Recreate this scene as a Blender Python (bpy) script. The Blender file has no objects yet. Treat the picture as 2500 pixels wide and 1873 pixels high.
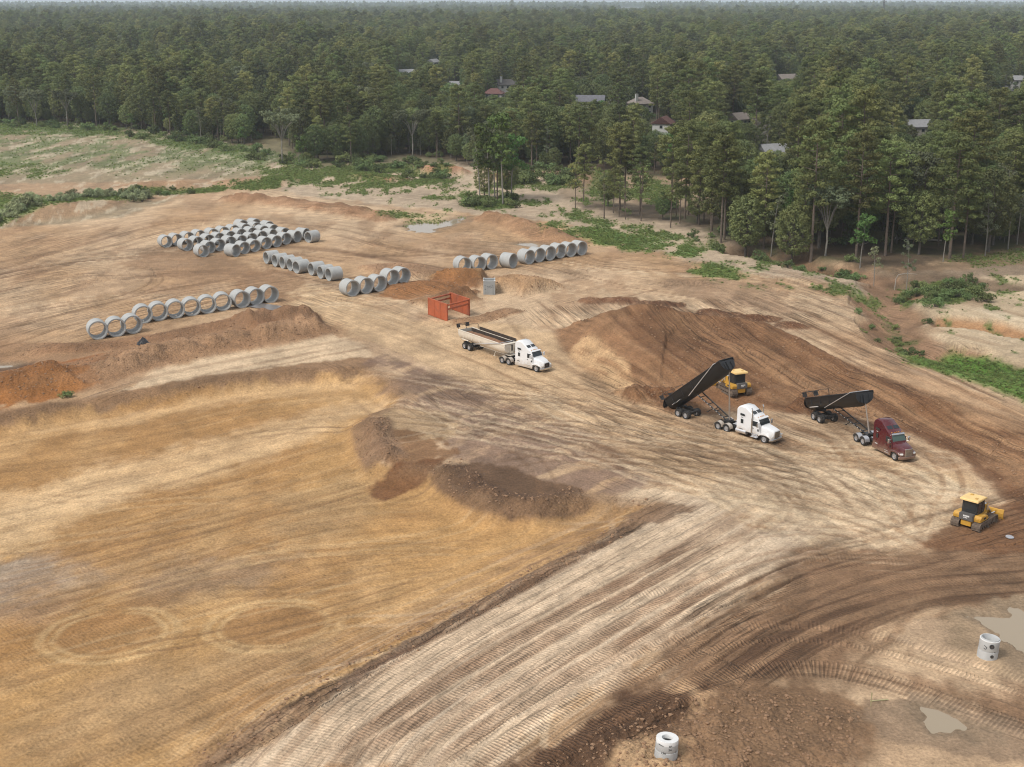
import bpy, bmesh, math, random
import numpy as np
from mathutils import Vector, Matrix

R = math.radians
rng = np.random.default_rng(7)
random.seed(7)
scene = bpy.context.scene
COL = scene.collection

# ------------------------------------------------------------------ camera, sky, sun, exposure
CAM_H = 51.0
PITCH = math.atan(931.5 / 3200.0)
FPX = 3200.0                       # focal length in pixels of the 2500 px wide photograph
cam_d = bpy.data.cameras.new('camera')
cam_d.sensor_width = 36.0
cam_d.lens = 36.0 * FPX / 2500.0
cam_d.clip_start = 1.0
cam_d.clip_end = 200000.0
cam = bpy.data.objects.new('camera', cam_d)
cam.location = (0, 0, CAM_H)
cam.rotation_euler = (math.pi / 2 - PITCH, 0, 0)
COL.objects.link(cam)
scene.camera = cam

SUN_EL, SUN_AZ = R(50), R(235)     # azimuth clockwise from +Y
world = bpy.data.worlds.new('World')
scene.world = world
world.use_nodes = True
wn = world.node_tree.nodes
wl = world.node_tree.links
wn.clear()
wo = wn.new('ShaderNodeOutputWorld')
bg = wn.new('ShaderNodeBackground')
sky = wn.new('ShaderNodeTexSky')
sky.sky_type = 'NISHITA'
sky.sun_disc = False
sky.sun_elevation = SUN_EL
sky.sun_rotation = SUN_AZ
sky.air_density = 1.0
sky.dust_density = 4.0
sky.ozone_density = 1.0
hs = wn.new('ShaderNodeHueSaturation')
hs.inputs['Saturation'].default_value = 0.30
bg.inputs['Strength'].default_value = 0.10
wl.new(sky.outputs[0], hs.inputs['Color'])
veil = wn.new('ShaderNodeMix')                # thin even overcast over the whole dome
veil.data_type = 'RGBA'
veil.inputs[0].default_value = 0.55
veil.inputs[7].default_value = (5.0, 5.25, 5.6, 1)
wl.new(hs.outputs[0], veil.inputs[6])
wl.new(veil.outputs[2], bg.inputs['Color'])
wl.new(bg.outputs[0], wo.inputs['Surface'])

sd = bpy.data.lights.new('sun', 'SUN')
sd.energy = 1.5
sd.angle = R(16)
sd.color = (1.0, 0.95, 0.88)
sun = bpy.data.objects.new('sun', sd)
sdir = Vector((math.sin(SUN_AZ) * math.cos(SUN_EL), math.cos(SUN_AZ) * math.cos(SUN_EL), math.sin(SUN_EL)))
sun.rotation_euler = sdir.to_track_quat('Z', 'Y').to_euler()
sun.location = (0, 0, 300)
COL.objects.link(sun)

vs = scene.view_settings
vs.view_transform = 'Standard'
vs.look = 'None'
vs.gamma = 1.0
vs.exposure = 0.74
vs.use_curve_mapping = False
scene.cycles.max_bounces = 4
scene.cycles.diffuse_bounces = 2
scene.cycles.transparent_max_bounces = 8
scene.cycles.use_denoising = True
scene.cycles.volume_bounces = 1
scene.cycles.filter_width = 1.1

# ------------------------------------------------------------------ helpers
SP, CP = math.sin(PITCH), math.cos(PITCH)

def P(x, y, z=0.0):
    """point of the place seen at pixel (x, y) of the 2500 x 1873 photograph, at height z"""
    dx, dy = x - 1250.0, y - 936.5
    down = FPX * SP + dy * CP
    fwd = FPX * CP - dy * SP
    t = (CAM_H - z) / down
    return Vector((dx * t, fwd * t, z))

def D(x, y, z=0.0):
    return P(x * 1.13020, y * 1.13035, z)

def DW(pts, z=0.0):
    return np.array([D(a, b, z)[:2] for a, b in pts])

def lin(r, g, b, k=1.0):
    f = lambda c: (c / 255 / 12.92) if c <= 10 else ((c / 255 + 0.055) / 1.055) ** 2.4
    return np.array([f(r), f(g), f(b)]) * k

def sstep(a, b, x):
    t = np.clip((x - a) / (b - a), 0, 1)
    return t * t * (3 - 2 * t)

def _hash(ix, iy, seed):
    h = (ix.astype(np.int64) * 374761393 + iy.astype(np.int64) * 668265263 + seed * 974634777) & 0xffffffff
    h = ((h ^ (h >> 13)) * 1274126177) & 0xffffffff
    h = (h ^ (h >> 16)) & 0xffffffff
    return h.astype(np.float64) / 4294967295.0

def vnoise(x, y, seed=0):
    ix, iy = np.floor(x), np.floor(y)
    fx, fy = x - ix, y - iy
    ux, uy = fx * fx * (3 - 2 * fx), fy * fy * (3 - 2 * fy)
    a = _hash(ix, iy, seed); b = _hash(ix + 1, iy, seed)
    c = _hash(ix, iy + 1, seed); d = _hash(ix + 1, iy + 1, seed)
    return a + (b - a) * ux + (c - a) * uy + (a - b - c + d) * ux * uy

def fbm(x, y, oct=4, seed=0, gain=0.5):
    s = np.zeros_like(x); a = 1.0; tot = 0
    for o in range(oct):
        s += a * vnoise(x * 2 ** o + 17.3 * o, y * 2 ** o - 9.1 * o, seed + o)
        tot += a; a *= gain
    return s / tot          # 0..1, centre .5

def new_mat(name):
    m = bpy.data.materials.new(name)
    m.use_nodes = True
    nt = m.node_tree
    nt.nodes.clear()
    out = nt.nodes.new('ShaderNodeOutputMaterial')
    b = nt.nodes.new('ShaderNodeBsdfPrincipled')
    nt.links.new(b.outputs[0], out.inputs['Surface'])
    return m, nt, b, out

MATS = {}
def mat(name, rgb, rough=0.6, metal=0.0, var=0.12, scale=3.0, dirt=None, dirt_amt=0.0, bump=0.0, spec=0.5, coat=0.0, dust=None):
    """procedural paint / metal / concrete: colour noise, optional dust or rust in its own patches, optional bump"""
    if name in MATS:
        return MATS[name]
    m, nt, b, out = new_mat(name)
    N, L = nt.nodes, nt.links
    tc = N.new('ShaderNodeTexCoord')
    n1 = N.new('ShaderNodeTexNoise'); n1.inputs['Scale'].default_value = scale; n1.inputs['Detail'].default_value = 5
    L.new(tc.outputs['Object'], n1.inputs['Vector'])
    rmp = N.new('ShaderNodeMapRange')
    rmp.inputs['From Min'].default_value = 0.3; rmp.inputs['From Max'].default_value = 0.7
    rmp.inputs['To Min'].default_value = 1 - var; rmp.inputs['To Max'].default_value = 1 + var
    L.new(n1.outputs['Fac'], rmp.inputs['Value'])
    mx = N.new('ShaderNodeMix'); mx.data_type = 'RGBA'; mx.blend_type = 'MULTIPLY'
    mx.inputs[0].default_value = 1.0
    mx.inputs[6].default_value = (*rgb, 1)
    L.new(rmp.outputs[0], mx.inputs[7])
    colour = mx.outputs[2]
    if dirt is not None:
        n2 = N.new('ShaderNodeTexNoise'); n2.inputs['Scale'].default_value = scale * 0.6; n2.inputs['Detail'].default_value = 8
        n2.inputs['Roughness'].default_value = 0.7
        L.new(tc.outputs['Object'], n2.inputs['Vector'])
        r2 = N.new('ShaderNodeMapRange')
        r2.inputs['From Min'].default_value = 0.62 - dirt_amt * 0.4; r2.inputs['From Max'].default_value = 0.75 - dirt_amt * 0.25
        r2.inputs['To Max'].default_value = min(1.0, 0.35 + dirt_amt)
        L.new(n2.outputs['Fac'], r2.inputs['Value'])
        m2 = N.new('ShaderNodeMix'); m2.data_type = 'RGBA'
        L.new(r2.outputs[0], m2.inputs[0]); L.new(colour, m2.inputs[6]); m2.inputs[7].default_value = (*dirt, 1)
        colour = m2.outputs[2]
    if dust is not None:                       # dust thrown up on the lower panels, ragged upper edge
        sx = N.new('ShaderNodeSeparateXYZ'); L.new(tc.outputs['Object'], sx.inputs[0])
        n4 = N.new('ShaderNodeTexNoise'); n4.inputs['Scale'].default_value = 2.2; n4.inputs['Detail'].default_value = 6; L.new(tc.outputs['Object'], n4.inputs['Vector'])
        ad = N.new('ShaderNodeMath'); ad.operation = 'MULTIPLY_ADD'; ad.inputs[1].default_value = 1.3; L.new(n4.outputs['Fac'], ad.inputs[0]); L.new(sx.outputs[2], ad.inputs[2])
        r4 = N.new('ShaderNodeMapRange'); r4.inputs['From Min'].default_value = 1.1; r4.inputs['From Max'].default_value = 2.1; r4.inputs['To Min'].default_value = .75; r4.inputs['To Max'].default_value = 0
        L.new(ad.outputs[0], r4.inputs['Value'])
        m4 = N.new('ShaderNodeMix'); m4.data_type = 'RGBA'; L.new(r4.outputs[0], m4.inputs[0]); L.new(colour, m4.inputs[6]); m4.inputs[7].default_value = (*dust, 1)
        colour = m4.outputs[2]
    L.new(colour, b.inputs['Base Color'])
    b.inputs['Roughness'].default_value = rough
    b.inputs['Metallic'].default_value = metal
    b.inputs['Specular IOR Level'].default_value = spec
    b.inputs['Coat Weight'].default_value = coat
    if bump > 0:
        bp = N.new('ShaderNodeBump'); bp.inputs['Strength'].default_value = bump; bp.inputs['Distance'].default_value = 0.05
        n3 = N.new('ShaderNodeTexNoise'); n3.inputs['Scale'].default_value = scale * 6; n3.inputs['Detail'].default_value = 6
        L.new(tc.outputs['Object'], n3.inputs['Vector']); L.new(n3.outputs['Fac'], bp.inputs['Height']); L.new(bp.outputs[0], b.inputs['Normal'])
    MATS[name] = m
    return m

def tag(o, label=None, cat=None, group=None, kind=None):
    if label: o['label'] = label
    if cat: o['category'] = cat
    if group: o['group'] = group
    if kind: o['kind'] = kind
    return o

def link(name, me, parent=None, material=None):
    o = bpy.data.objects.new(name, me)
    COL.objects.link(o)
    if material is not None and me is not None and len(me.materials) == 0:
        me.materials.append(material)
    if parent is not None:
        o.parent = parent
    return o

def empty(name, loc=(0, 0, 0), rz=0.0):
    o = bpy.data.objects.new(name, None)
    o.empty_display_size = 0.5
    o.location = loc
    o.rotation_euler = (0, 0, rz)
    COL.objects.link(o)
    return o

def np_mesh(name, verts, faces, smooth=False):
    """verts (n,3), faces (m,k) arrays of one face size"""
    me = bpy.data.meshes.new(name)
    verts = np.asarray(verts, dtype=np.float32); faces = np.asarray(faces, dtype=np.int32)
    k = faces.shape[1]
    me.vertices.add(len(verts)); me.vertices.foreach_set('co', verts.ravel())
    me.loops.add(faces.size); me.loops.foreach_set('vertex_index', faces.ravel())
    me.polygons.add(len(faces))
    me.polygons.foreach_set('loop_start', np.arange(0, faces.size, k, dtype=np.int32))
    me.update(calc_edges=True)
    if smooth:
        me.polygons.foreach_set('use_smooth', np.ones(len(faces), dtype=bool))
    me.validate()
    return me
# ------------------------------------------------------------------ ground: one sheet to the horizon
tt = np.concatenate([[-12, -5, -2.5, -1.4, -0.9, -0.65, -0.53], np.linspace(-0.46, 0.46, 980), [0.53, 0.65, 0.9, 1.4, 2.5, 5, 12]])
yy = list(np.linspace(12, 70, 14))
y = 73.0
while y < 640:
    yy.append(y)
    y += (y * y + CAM_H ** 2) / (CAM_H * 1311.0) * 1.22
yy += list(np.geomspace(645, 60000, 70))
yy = np.array(yy)
GY, GT = np.meshgrid(yy, tt, indexing='ij')
GX = GT * (GY + 15.0)
NR, NC = GX.shape
X, Y = GX.ravel().copy(), GY.ravel().copy()
NV = len(X)

def sdf(pts, margin=30.0):
    """signed distance to a polygon given in world metres, positive inside"""
    pts = np.asarray(pts)
    lo, hi = pts.min(0) - margin, pts.max(0) + margin
    out = np.full(NV, -1e3)
    idx = np.nonzero((X > lo[0]) & (X < hi[0]) & (Y > lo[1]) & (Y < hi[1]))[0]
    px, py = X[idx], Y[idx]
    d2 = np.full(len(idx), 1e12); ins = np.zeros(len(idx), bool)
    n = len(pts)
    for i in range(n):
        a, b = pts[i], pts[(i + 1) % n]
        e = b - a; wx, wy = px - a[0], py - a[1]
        t = np.clip((wx * e[0] + wy * e[1]) / (e @ e), 0, 1)
        d2 = np.minimum(d2, (wx - e[0] * t) ** 2 + (wy - e[1] * t) ** 2)
        c = (a[1] > py) != (b[1] > py)
        if abs(e[1]) > 1e-9:
            ins ^= c & (px < e[0] * (py - a[1]) / e[1] + a[0])
    d = np.sqrt(d2)
    out[idx] = np.where(ins, d, -d)
    return out

def smooth_line(pts, sub=6):
    pts = np.asarray(pts, float)
    if len(pts) < 3:
        return pts
    q = np.vstack([2 * pts[0] - pts[1], pts, 2 * pts[-1] - pts[-2]])
    out = []
    for i in range(1, len(q) - 2):
        for k in range(sub):
            t = k / sub
            p0, p1, p2, p3 = q[i - 1], q[i], q[i + 1], q[i + 2]
            out.append(0.5 * ((2 * p1) + (-p0 + p2) * t + (2 * p0 - 5 * p1 + 4 * p2 - p3) * t * t + (-p0 + 3 * p1 - 3 * p2 + p3) * t ** 3))
    out.append(q[-2])
    return np.array(out)

def flow(pts, hw, smooth=True, ends=False):
    """coordinates along (s) and across (t) a line, for the vertices within hw metres of it: idx, s, t"""
    pts = smooth_line(pts) if smooth else np.asarray(pts)
    lo, hi = pts.min(0) - hw, pts.max(0) + hw
    idx = np.nonzero((X > lo[0]) & (X < hi[0]) & (Y > lo[1]) & (Y < hi[1]))[0]
    px, py = X[idx], Y[idx]
    best = np.full(len(idx), 1e9); S = np.zeros(len(idx)); T = np.zeros(len(idx)); acc = 0.0
    for i in range(len(pts) - 1):
        a, b = pts[i], pts[i + 1]
        e = b - a; l = math.hypot(*e)
        wx, wy = px - a[0], py - a[1]
        u = np.clip((wx * e[0] + wy * e[1]) / (l * l), 0, 1)
        dx, dy = wx - e[0] * u, wy - e[1] * u
        d = np.sqrt(dx * dx + dy * dy)
        k = d < best
        best = np.where(k, d, best)
        uu = u
        if i == 0 or i == len(pts) - 2:            # let s run on past the ends instead of fanning round them
            ur = (wx * e[0] + wy * e[1]) / (l * l)
            uu = np.where((i == 0) & (ur < 0), ur, np.where((i == len(pts) - 2) & (ur > 1), ur, u))
        S = np.where(k, acc + uu * l, S)
        T = np.where(k, d * np.sign(e[0] * wy - e[1] * wx), T)
        acc += l
    k = (best < hw) & (ends | ((S > -1e-6) & (S < acc + 1e-6)))
    return idx[k], S[k], T[k]

dyy = np.gradient(yy)
SPC = np.repeat(dyy, NC)            # row spacing at each vertex
def fbm_l(x, y, f0, sp, oct=3, seed=0, gain=0.6):
    """fbm whose fine octaves fade out where the sheet is too coarse to carry them"""
    s = np.zeros_like(x); a = 1.0; tot = 0
    for o in range(oct):
        w = np.clip(2 - 1.3 * f0 * 2 ** o * sp, 0, 1)
        s += a * (w * vnoise(x * 2 ** o + 17.3 * o, y * 2 ** o - 9.1 * o, seed + o) + (1 - w) * .5)
        tot += a; a *= gain
    return s / tot

K = 0.76                         # display colour -> albedo under this light
def C(r, g, b): return lin(r, g, b, K)
Z = np.zeros(NV)
soil = np.zeros((NV, 3))
lug_s = np.zeros(NV); lug_m = np.zeros(NV); clod = np.full(NV, 0.25); wet = np.zeros(NV)
fl_s = np.zeros(NV); fl_t = np.zeros(NV); fl_w = np.zeros(NV)   # dominant direction of travel
green = np.zeros(NV)             # grass cover 0..1, used again when the grass is planted

n_big = fbm(X / 38, Y / 55, 4, 1)
n_mid = fbm(X / 9, Y / 14, 4, 2)
n_fine = fbm(X / 1.6, Y / 2.4, 4, 3)
n_edge = (fbm(X / 4.5, Y / 6.5, 4, 4) - 0.5) * .8 + (fbm(X / 1.1, Y / 1.7, 3, 6) - .5) * .45
n_wig = fbm(X / 12, Y / 12, 3, 5) - 0.5

def paint(mask, c, idx=None):
    if idx is None:
        soil[:] = soil + (c - soil) * mask[:, None]
    else:
        soil[idx] = soil[idx] + (c - soil[idx]) * mask[:, None]

def zone(pts, c, soft=1.5, rag=3.0, amt=1.0, z=0.0, noise=None):
    s = sdf(DW(pts, z)) + n_edge * rag * 2
    m = sstep(-soft * .55, soft * .55, s) * amt
    if noise is not None:
        m = m * noise
    paint(m, c)
    return m

SAND, SAND2, TAN, BROWN, DARK = C(206, 176, 142), C(216, 190, 158), C(186, 152, 116), C(140, 104, 74), C(112, 82, 60)
PURPLE, OCHRE, OCHRE2, ORANGE, GREY = C(140, 114, 97), C(187, 146, 94), C(208, 168, 117), C(168, 104, 52), C(160, 142, 124)
PILE, PILE2 = C(152, 115, 83), C(176, 138, 100)
FLOOR, STRAW = C(90, 77, 62), C(164, 144, 116)

# base sand, mottled
soil[:] = SAND
paint(sstep(.42, .66, n_big), TAN)
paint(sstep(.5, .72, n_mid) * .55, C(196, 166, 134))
paint(sstep(.52, .7, fbm(X / 5, Y / 16, 4, 11)) * .5, C(168, 134, 102))

# ---- general streaks along flow lines
def streaks(pts, hw, c_dark, c_light, a_dark=.6, a_light=.5, freq=1.1, along=.02, seed=0, rut=.05, edge=.7, lug=0.0, cl=None, wob=1.5):
    idx, s, t = flow(DW(pts), hw)
    tot = s.max()
    fade = sstep(0, 1 - edge + 1e-3, 1 - np.abs(t) / hw) * sstep(0, min(.12 * tot, 8), s) * sstep(0, min(.12 * tot, 8), tot - s)
    t2 = t + (vnoise(s / 14, t / 8, seed + 50) - .5) * wob
    sp_ = SPC[idx]
    n1 = fbm_l(s * along, t2 * freq, freq, sp_, 3, seed + 20, .6)
    n2 = fbm_l(s * along * 1.7 + 40, t2 * freq * 1.9, freq * 1.9, sp_, 3, seed + 21, .6)
    br = .55 + .75 * (vnoise(s / 9, t / 3, seed + 22))
    dk = sstep(.53, .68, n1) * fade * a_dark * np.clip(br, 0, 1.2) * .78
    lt = sstep(.54, .68, n2) * fade * a_light * np.clip(br, 0, 1.2) * .72
    paint(np.clip(lt, 0, 1), c_light, idx)
    paint(np.clip(dk, 0, 1), c_dark, idx)
    Z[idx] += (n2 - .5) * rut * 2 * fade - dk * rut
    k = fade * a_dark > fl_w[idx]
    fl_s[idx[k]] = s[k] + seed * 13.7; fl_t[idx[k]] = t2[k] + seed * 7.1; fl_w[idx[k]] = (fade * a_dark)[k]
    if lug > 0:
        lm = sstep(.46, .58, fbm(s * along * .7, t2 * freq * .8, 2, seed + 23)) * fade * lug
        k = lm > lug_m[idx]
        lug_s[idx[k]] = s[k]; lug_m[idx[k]] = lm[k]
    if cl is not None:
        clod[idx] = clod[idx] + (cl - clod[idx]) * fade
    return idx, s, t, fade

def track(pts, gauge=2.2, w=.55, c=DARK, amt=.6, lug=0.0, depth=.06, seed=0):
    """a pair of wheel or crawler tracks"""
    track_w(DW(pts), gauge, w, c, amt, lug, depth, seed)
def track_w(wpts, gauge, w, c, amt, lug, depth, seed):
    idx, s, t = flow(wpts, gauge)
    if len(idx) == 0: return
    for side in (-.5, .5):
        d = np.abs(t - side * gauge + (vnoise(s / 6, s * 0 + side, seed) - .5) * .3)
        m = sstep(w * .5 + .22, w * .5 - .05, d)
        m = m * sstep(0, .18 * s.max(), s) * sstep(0, .18 * s.max(), s.max() - s)
        mm = m * amt * (.3 + .9 * vnoise(s / 4, s * 0 + 7 + side, seed + 1))
        paint(np.clip(mm, 0, 1), c, idx)
        Z[idx] -= m * depth
        if lug > 0:
            k = m * lug > lug_m[idx]
            lug_s[idx[k]] = s[k]; lug_m[idx[k]] = (m * lug)[k]

# ------- far field, left: straw-pale ground with grass
m = zone([(-400, 262), (150, 262), (480, 300), (600, 330), (620, 395), (480, 400), (250, 470), (-60, 500), (-400, 560)], STRAW, 4, 3)
fld = m
zone([(-400, 400), (200, 395), (480, 385), (560, 400), (420, 425), (250, 440), (-60, 480), (-400, 500)], C(182, 150, 118), 3, 4, .85)
# ground between the wood and the site, middle and right
zone([(560, 300), (900, 330), (1250, 400), (1500, 480), (1750, 560), (1950, 590), (2400, 560), (2400, 760), (2212, 790), (2050, 770),
      (1900, 690), (1800, 610), (1600, 590), (1400, 540), (1200, 480), (900, 450), (620, 420)], C(190, 168, 142), 3, 4, .9)
zone([(2000, 600), (2400, 590), (2400, 860), (2212, 800), (2040, 740), (1930, 700)], C(198, 174, 142), 2, 3, .9)

# ------- pit with ochre floor
PIT = [(-500, 1000), (-60, 912), (110, 878), (250, 856), (420, 826), (600, 803), (780, 796), (835, 822), (862, 856), (846, 876), (800, 890), (782, 912),
       (800, 962), (822, 1000), (858, 1006), (900, 1008), (955, 1022), (985, 1058), (1070, 1096), (1160, 1102), (1250, 1078), (1330, 1080), (1405, 1088),
       (1330, 1140), (1200, 1206), (1040, 1293), (850, 1392), (640, 1512), (420, 1660), (250, 1790), (-500, 1900)]
pit_w = DW(PIT)
ps = sdf(pit_w, 60) + n_edge * 1.2
pm = sstep(-.6, .6, ps)
pit_in = sstep(-1.2, 3.4, ps)
px_depth = 1.35 * sstep(84, 128, Y) * (1 - .0 * X) + .35
# shallower along the lower road on the right
shallow = sstep(0, 26, X + 34 - (Y - 85) * .62)
pdep = px_depth * (1 - .62 * np.clip(shallow * sstep(150, 118, Y), 0, 1))
Z -= pit_in * pdep
paint(pm, OCHRE)
pit_n = fbm(X / 16, Y / 30, 4, 31)
paint(pm * sstep(.45, .65, pit_n) * .7, C(170, 128, 80))
paint(pm * sstep(.5, .7, fbm(X / 10, Y / 22, 4, 32)) * .6, OCHRE2)
inpit = pm
def pzone(pts, c, soft=3, rag=5, amt=.8):
    s = sdf(DW(pts)) + n_edge * rag * 2 + n_wig * rag
    paint(sstep(-soft, soft, s) * amt * inpit, c)
pzone([(-60, 1050), (200, 985), (420, 935), (620, 885), (760, 850), (820, 850), (700, 920), (560, 960), (330, 1020), (100, 1090), (-60, 1130)], C(222, 186, 140), 3, 4, .9)
pzone([(-60, 1085), (180, 1020), (300, 1000), (220, 1060), (100, 1130), (-60, 1190)], C(220, 186, 142), 3, 4, .75)
pzone([(430, 832), (600, 806), (780, 800), (800, 812), (620, 830), (440, 858), (200, 900), (60, 910)], C(214, 176, 128), 2, 3, .8)
pzone([(-60, 1190), (110, 1160), (170, 1230), (110, 1300), (-60, 1350)], C(176, 158, 138), 3, 5, .85)
pzone([(-60, 1240), (80, 1210), (100, 1290), (-60, 1330)], C(146, 128, 112), 2, 5, .7)
pzone([(240, 1210), (440, 1165), (640, 1160), (640, 1225), (480, 1250), (280, 1275)], C(152, 128, 104), 3, 5, .7)
pzone([(600, 1040), (760, 1000), (800, 1040), (760, 1120), (600, 1120)], C(172, 142, 102), 3, 5, .6)
pzone([(60, 1560), (330, 1440), (600, 1390), (760, 1350), (640, 1440), (360, 1560), (60, 1657)], C(166, 136, 100), 4, 6, .6)
pzone([(780, 1110), (1000, 1080), (1280, 1100), (1240, 1160), (1040, 1250), (860, 1270), (760, 1210)], C(200, 156, 100), 3, 4, .7)
pzone([(-60, 1300), (160, 1260), (300, 1270), (120, 1390), (-60, 1460)], C(166, 122, 72), 3, 6, .6)
for i, (ln, hw) in enumerate([([(-120, 1000), (250, 925), (560, 860), (840, 825)], 16), ([(-120, 1180), (300, 1070), (620, 985), (830, 930)], 18),
                              ([(-120, 1400), (300, 1270), (700, 1150), (1000, 1120)], 15), ([(-120, 1640), (300, 1500), (760, 1310), (1060, 1220), (1360, 1100)], 12),
                              ([(100, 1760), (420, 1600), (760, 1410), (1060, 1250)], 6)]):
    streaks(ln, hw, C(142, 106, 70), C(212, 176, 128), .30, .35, freq=.7, along=.035, seed=100 + i * 7, rut=.03, lug=.4)
    streaks(ln, hw, C(122, 90, 60), C(200, 162, 114), .26, .22, freq=1.8, along=.05, seed=150 + i * 7, rut=.02)
# the two rings left by a turning crawler
for cx, cy, ra, rb in ((238, 1350, 14.0, 13.0), (590, 1330, 12.0, 11.0)):
    c = D(cx, cy)
    c2 = D(cx + 140, cy)
    rx = (c2 - c).length
    q = D(cx, cy + 62)
    ry = (q - c).length
    ang = np.arctan2((Y - c.y) / ry, (X - c.x) / rx)
    rad = np.hypot((X - c.x) / rx, (Y - c.y) / ry)
    rad = rad + (vnoise(np.cos(ang) * 2 + cx, np.sin(ang) * 2, 9) - .5) * .07
    ring = np.maximum(sstep(.13, .02, np.abs(rad - 1.03)), sstep(.11, .02, np.abs(rad - .82))) * (.35 + .85 * fbm(ang * 3, rad * 9, 3, 77))
    ring = ring * sstep(.3, .62, fbm(X / 4, Y / 6, 3, 79) + .12)
    paint(np.clip(ring, 0, 1) * .6, C(214, 180, 130))
    ins = sstep(.86, .74, rad)
    paint(ins * .55 * sstep(.35, .6, pit_n + .1), C(158, 116, 72))
    k = (ring > .25)
    lug_s[k] = (ang * rx)[k]; lug_m[k] = np.maximum(lug_m[k], .35)
pit_floor_lug = sstep(.5, .62, fbm(X / 14, Y / 20, 3, 90)) * inpit * .35

# ------- bank above the pit, the pale bench and the trench mounds to the left
zone([(250, 850), (330, 800), (480, 770), (640, 742), (720, 722), (790, 745), (812, 768), (780, 790), (600, 798), (430, 822)], C(214, 186, 152), 1.5, 2)
zone([(-100, 905), (110, 868), (260, 845), (420, 815), (600, 792), (800, 772), (818, 786), (780, 799), (600, 808), (420, 832), (250, 862), (110, 884), (-60, 918)], C(150, 118, 88), 1.2, 2, .95)
zone([(-100, 690), (0, 735), (120, 740), (330, 720), (560, 670), (700, 690), (730, 715), (640, 735), (470, 762), (330, 790), (240, 840), (110, 858), (-100, 900)], C(164, 130, 98), 1.5, 2.5)
zone([(-100, 770), (60, 790), (230, 770), (220, 830), (130, 856), (-100, 900)], C(160, 108, 62), 1.5, 3)
zone([(-100, 800), (70, 800), (60, 820), (-100, 830)], C(120, 84, 56), 1.5, 3)
zone([(120, 785), (210, 770), (250, 768), (205, 812), (170, 806)], C(152, 92, 44), 1, 2)

streaks([(180, 880), (330, 830), (520, 790), (700, 758), (830, 735)], 5, C(150, 120, 92), C(226, 200, 168), .7, .6, 1.0, .03, 190, .04, lug=.8)
# ------- purple-brown mud by the haul road and the tongue of ground reaching into the pit
zone([(805, 770), (870, 785), (1010, 830), (1150, 890), (1290, 930), (1330, 990), (1440, 1030), (1420, 1075), (1260, 1072), (1080, 1040), (960, 985),
      (860, 930), (895, 880), (860, 840), (815, 800)], PURPLE, 3, 5, .8, 0.0, sstep(.30, .52, fbm((X + Y) / 9, (X - Y) / 3.2, 4, 81)))
zone([(800, 905), (850, 880), (960, 885), (1010, 925), (960, 960), (880, 965), (815, 950)], C(190, 160, 122), 1.5, 3, .75)
zone([(850, 930), (960, 945), (1000, 975), (950, 1010), (860, 1010), (815, 985)], C(140, 104, 72), 1, 3, .85)
zone([(795, 1030), (870, 995), (960, 985), (965, 1000), (930, 1022), (830, 1052)], C(116, 78, 50), .7, 1.5, .9)
zone([(945, 1005), (1040, 1000), (1180, 1040), (1270, 1060), (1180, 1100), (1080, 1098), (985, 1058)], C(118, 92, 70), .8, 2)
zone([(1280, 950), (1350, 960), (1370, 1010), (1310, 1020), (1270, 985)], C(130, 102, 80), 1, 2, .7)

# ------- haul road and junction
zone([(560, 600), (640, 600), (760, 640), (900, 690), (1090, 700), (1200, 720), (1340, 845), (1440, 900), (1560, 930), (1720, 960), (1800, 960), (1960, 1000),
      (2090, 1020), (2130, 1060), (2100, 1090), (1960, 1190), (1800, 1200), (1620, 1150), (1480, 1060), (1330, 960), (1150, 880), (980, 810), (760, 720), (640, 660)],
     C(206, 174, 136), 2, 3, .9)
zone([(1480, 1050), (1640, 1010), (1820, 1000), (2010, 1010), (2110, 1060), (2070, 1110), (1960, 1190), (1780, 1185), (1600, 1130)], C(214, 188, 155), 2, 4, .8)
streaks([(480, 560), (640, 630), (800, 690), (1000, 768), (1200, 850), (1400, 925), (1600, 985), (1800, 1040), (2000, 1120)], 15, C(136, 104, 74), C(222, 190, 148), .7, .7, 1.5, .016, 200, .05, edge=.5)
streaks([(480, 560), (640, 630), (800, 690), (1000, 768), (1200, 850), (1400, 925), (1600, 985), (1800, 1040), (2000, 1120)], 13, C(120, 90, 64), C(226, 196, 156), .5, .5, 3.4, .03, 207, .03, edge=.4)
streaks([(700, 730), (900, 810), (1080, 900), (1300, 980), (1500, 1050)], 13, C(112, 88, 72), C(176, 148, 122), .5, .4, 1.5, .02, 214, .07, edge=.5, lug=.7)
streaks([(1180, 880), (1400, 950), (1620, 1010), (1800, 1000), (1960, 960)], 9, C(156, 124, 94), C(222, 195, 160), .35, .4, 1.6, .025, 221, .05)
streaks([(1260, 850), (1480, 880), (1640, 930), (1760, 985), (1640, 1010), (1450, 985)], 5, C(146, 114, 84), C(214, 186, 150), .5, .4, 2, .03, 228, .05)
streaks([(1560, 1060), (1760, 1100), (1960, 1080), (2100, 1060)], 12, C(172, 142, 112), C(226, 202, 170), .35, .4, 1.8, .03, 235, .03, wob=2)
for i, ln in enumerate([[(1770, 930), (1830, 985), (1900, 1060), (1960, 1140)], [(1790, 925), (1850, 1000), (1930, 1090), (1985, 1180)], [(1700, 950), (1830, 960), (1990, 1010), (2080, 1080)],
                        [(1880, 1000), (1990, 1080), (1950, 1170)], [(1840, 990), (1930, 1100), (1940, 1190)], [(2010, 960), (2060, 1040), (2030, 1110)],
                        [(1500, 1050), (1650, 1080), (1800, 1070), (1950, 1010)], [(1560, 1120), (1760, 1140), (1930, 1170)]]):
    track(ln, 2.1, .5, C(226, 200, 164) if i % 2 == 0 else C(158, 124, 92), .7, depth=.05, seed=300 + i)
rr_ = random.Random(3)
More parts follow.
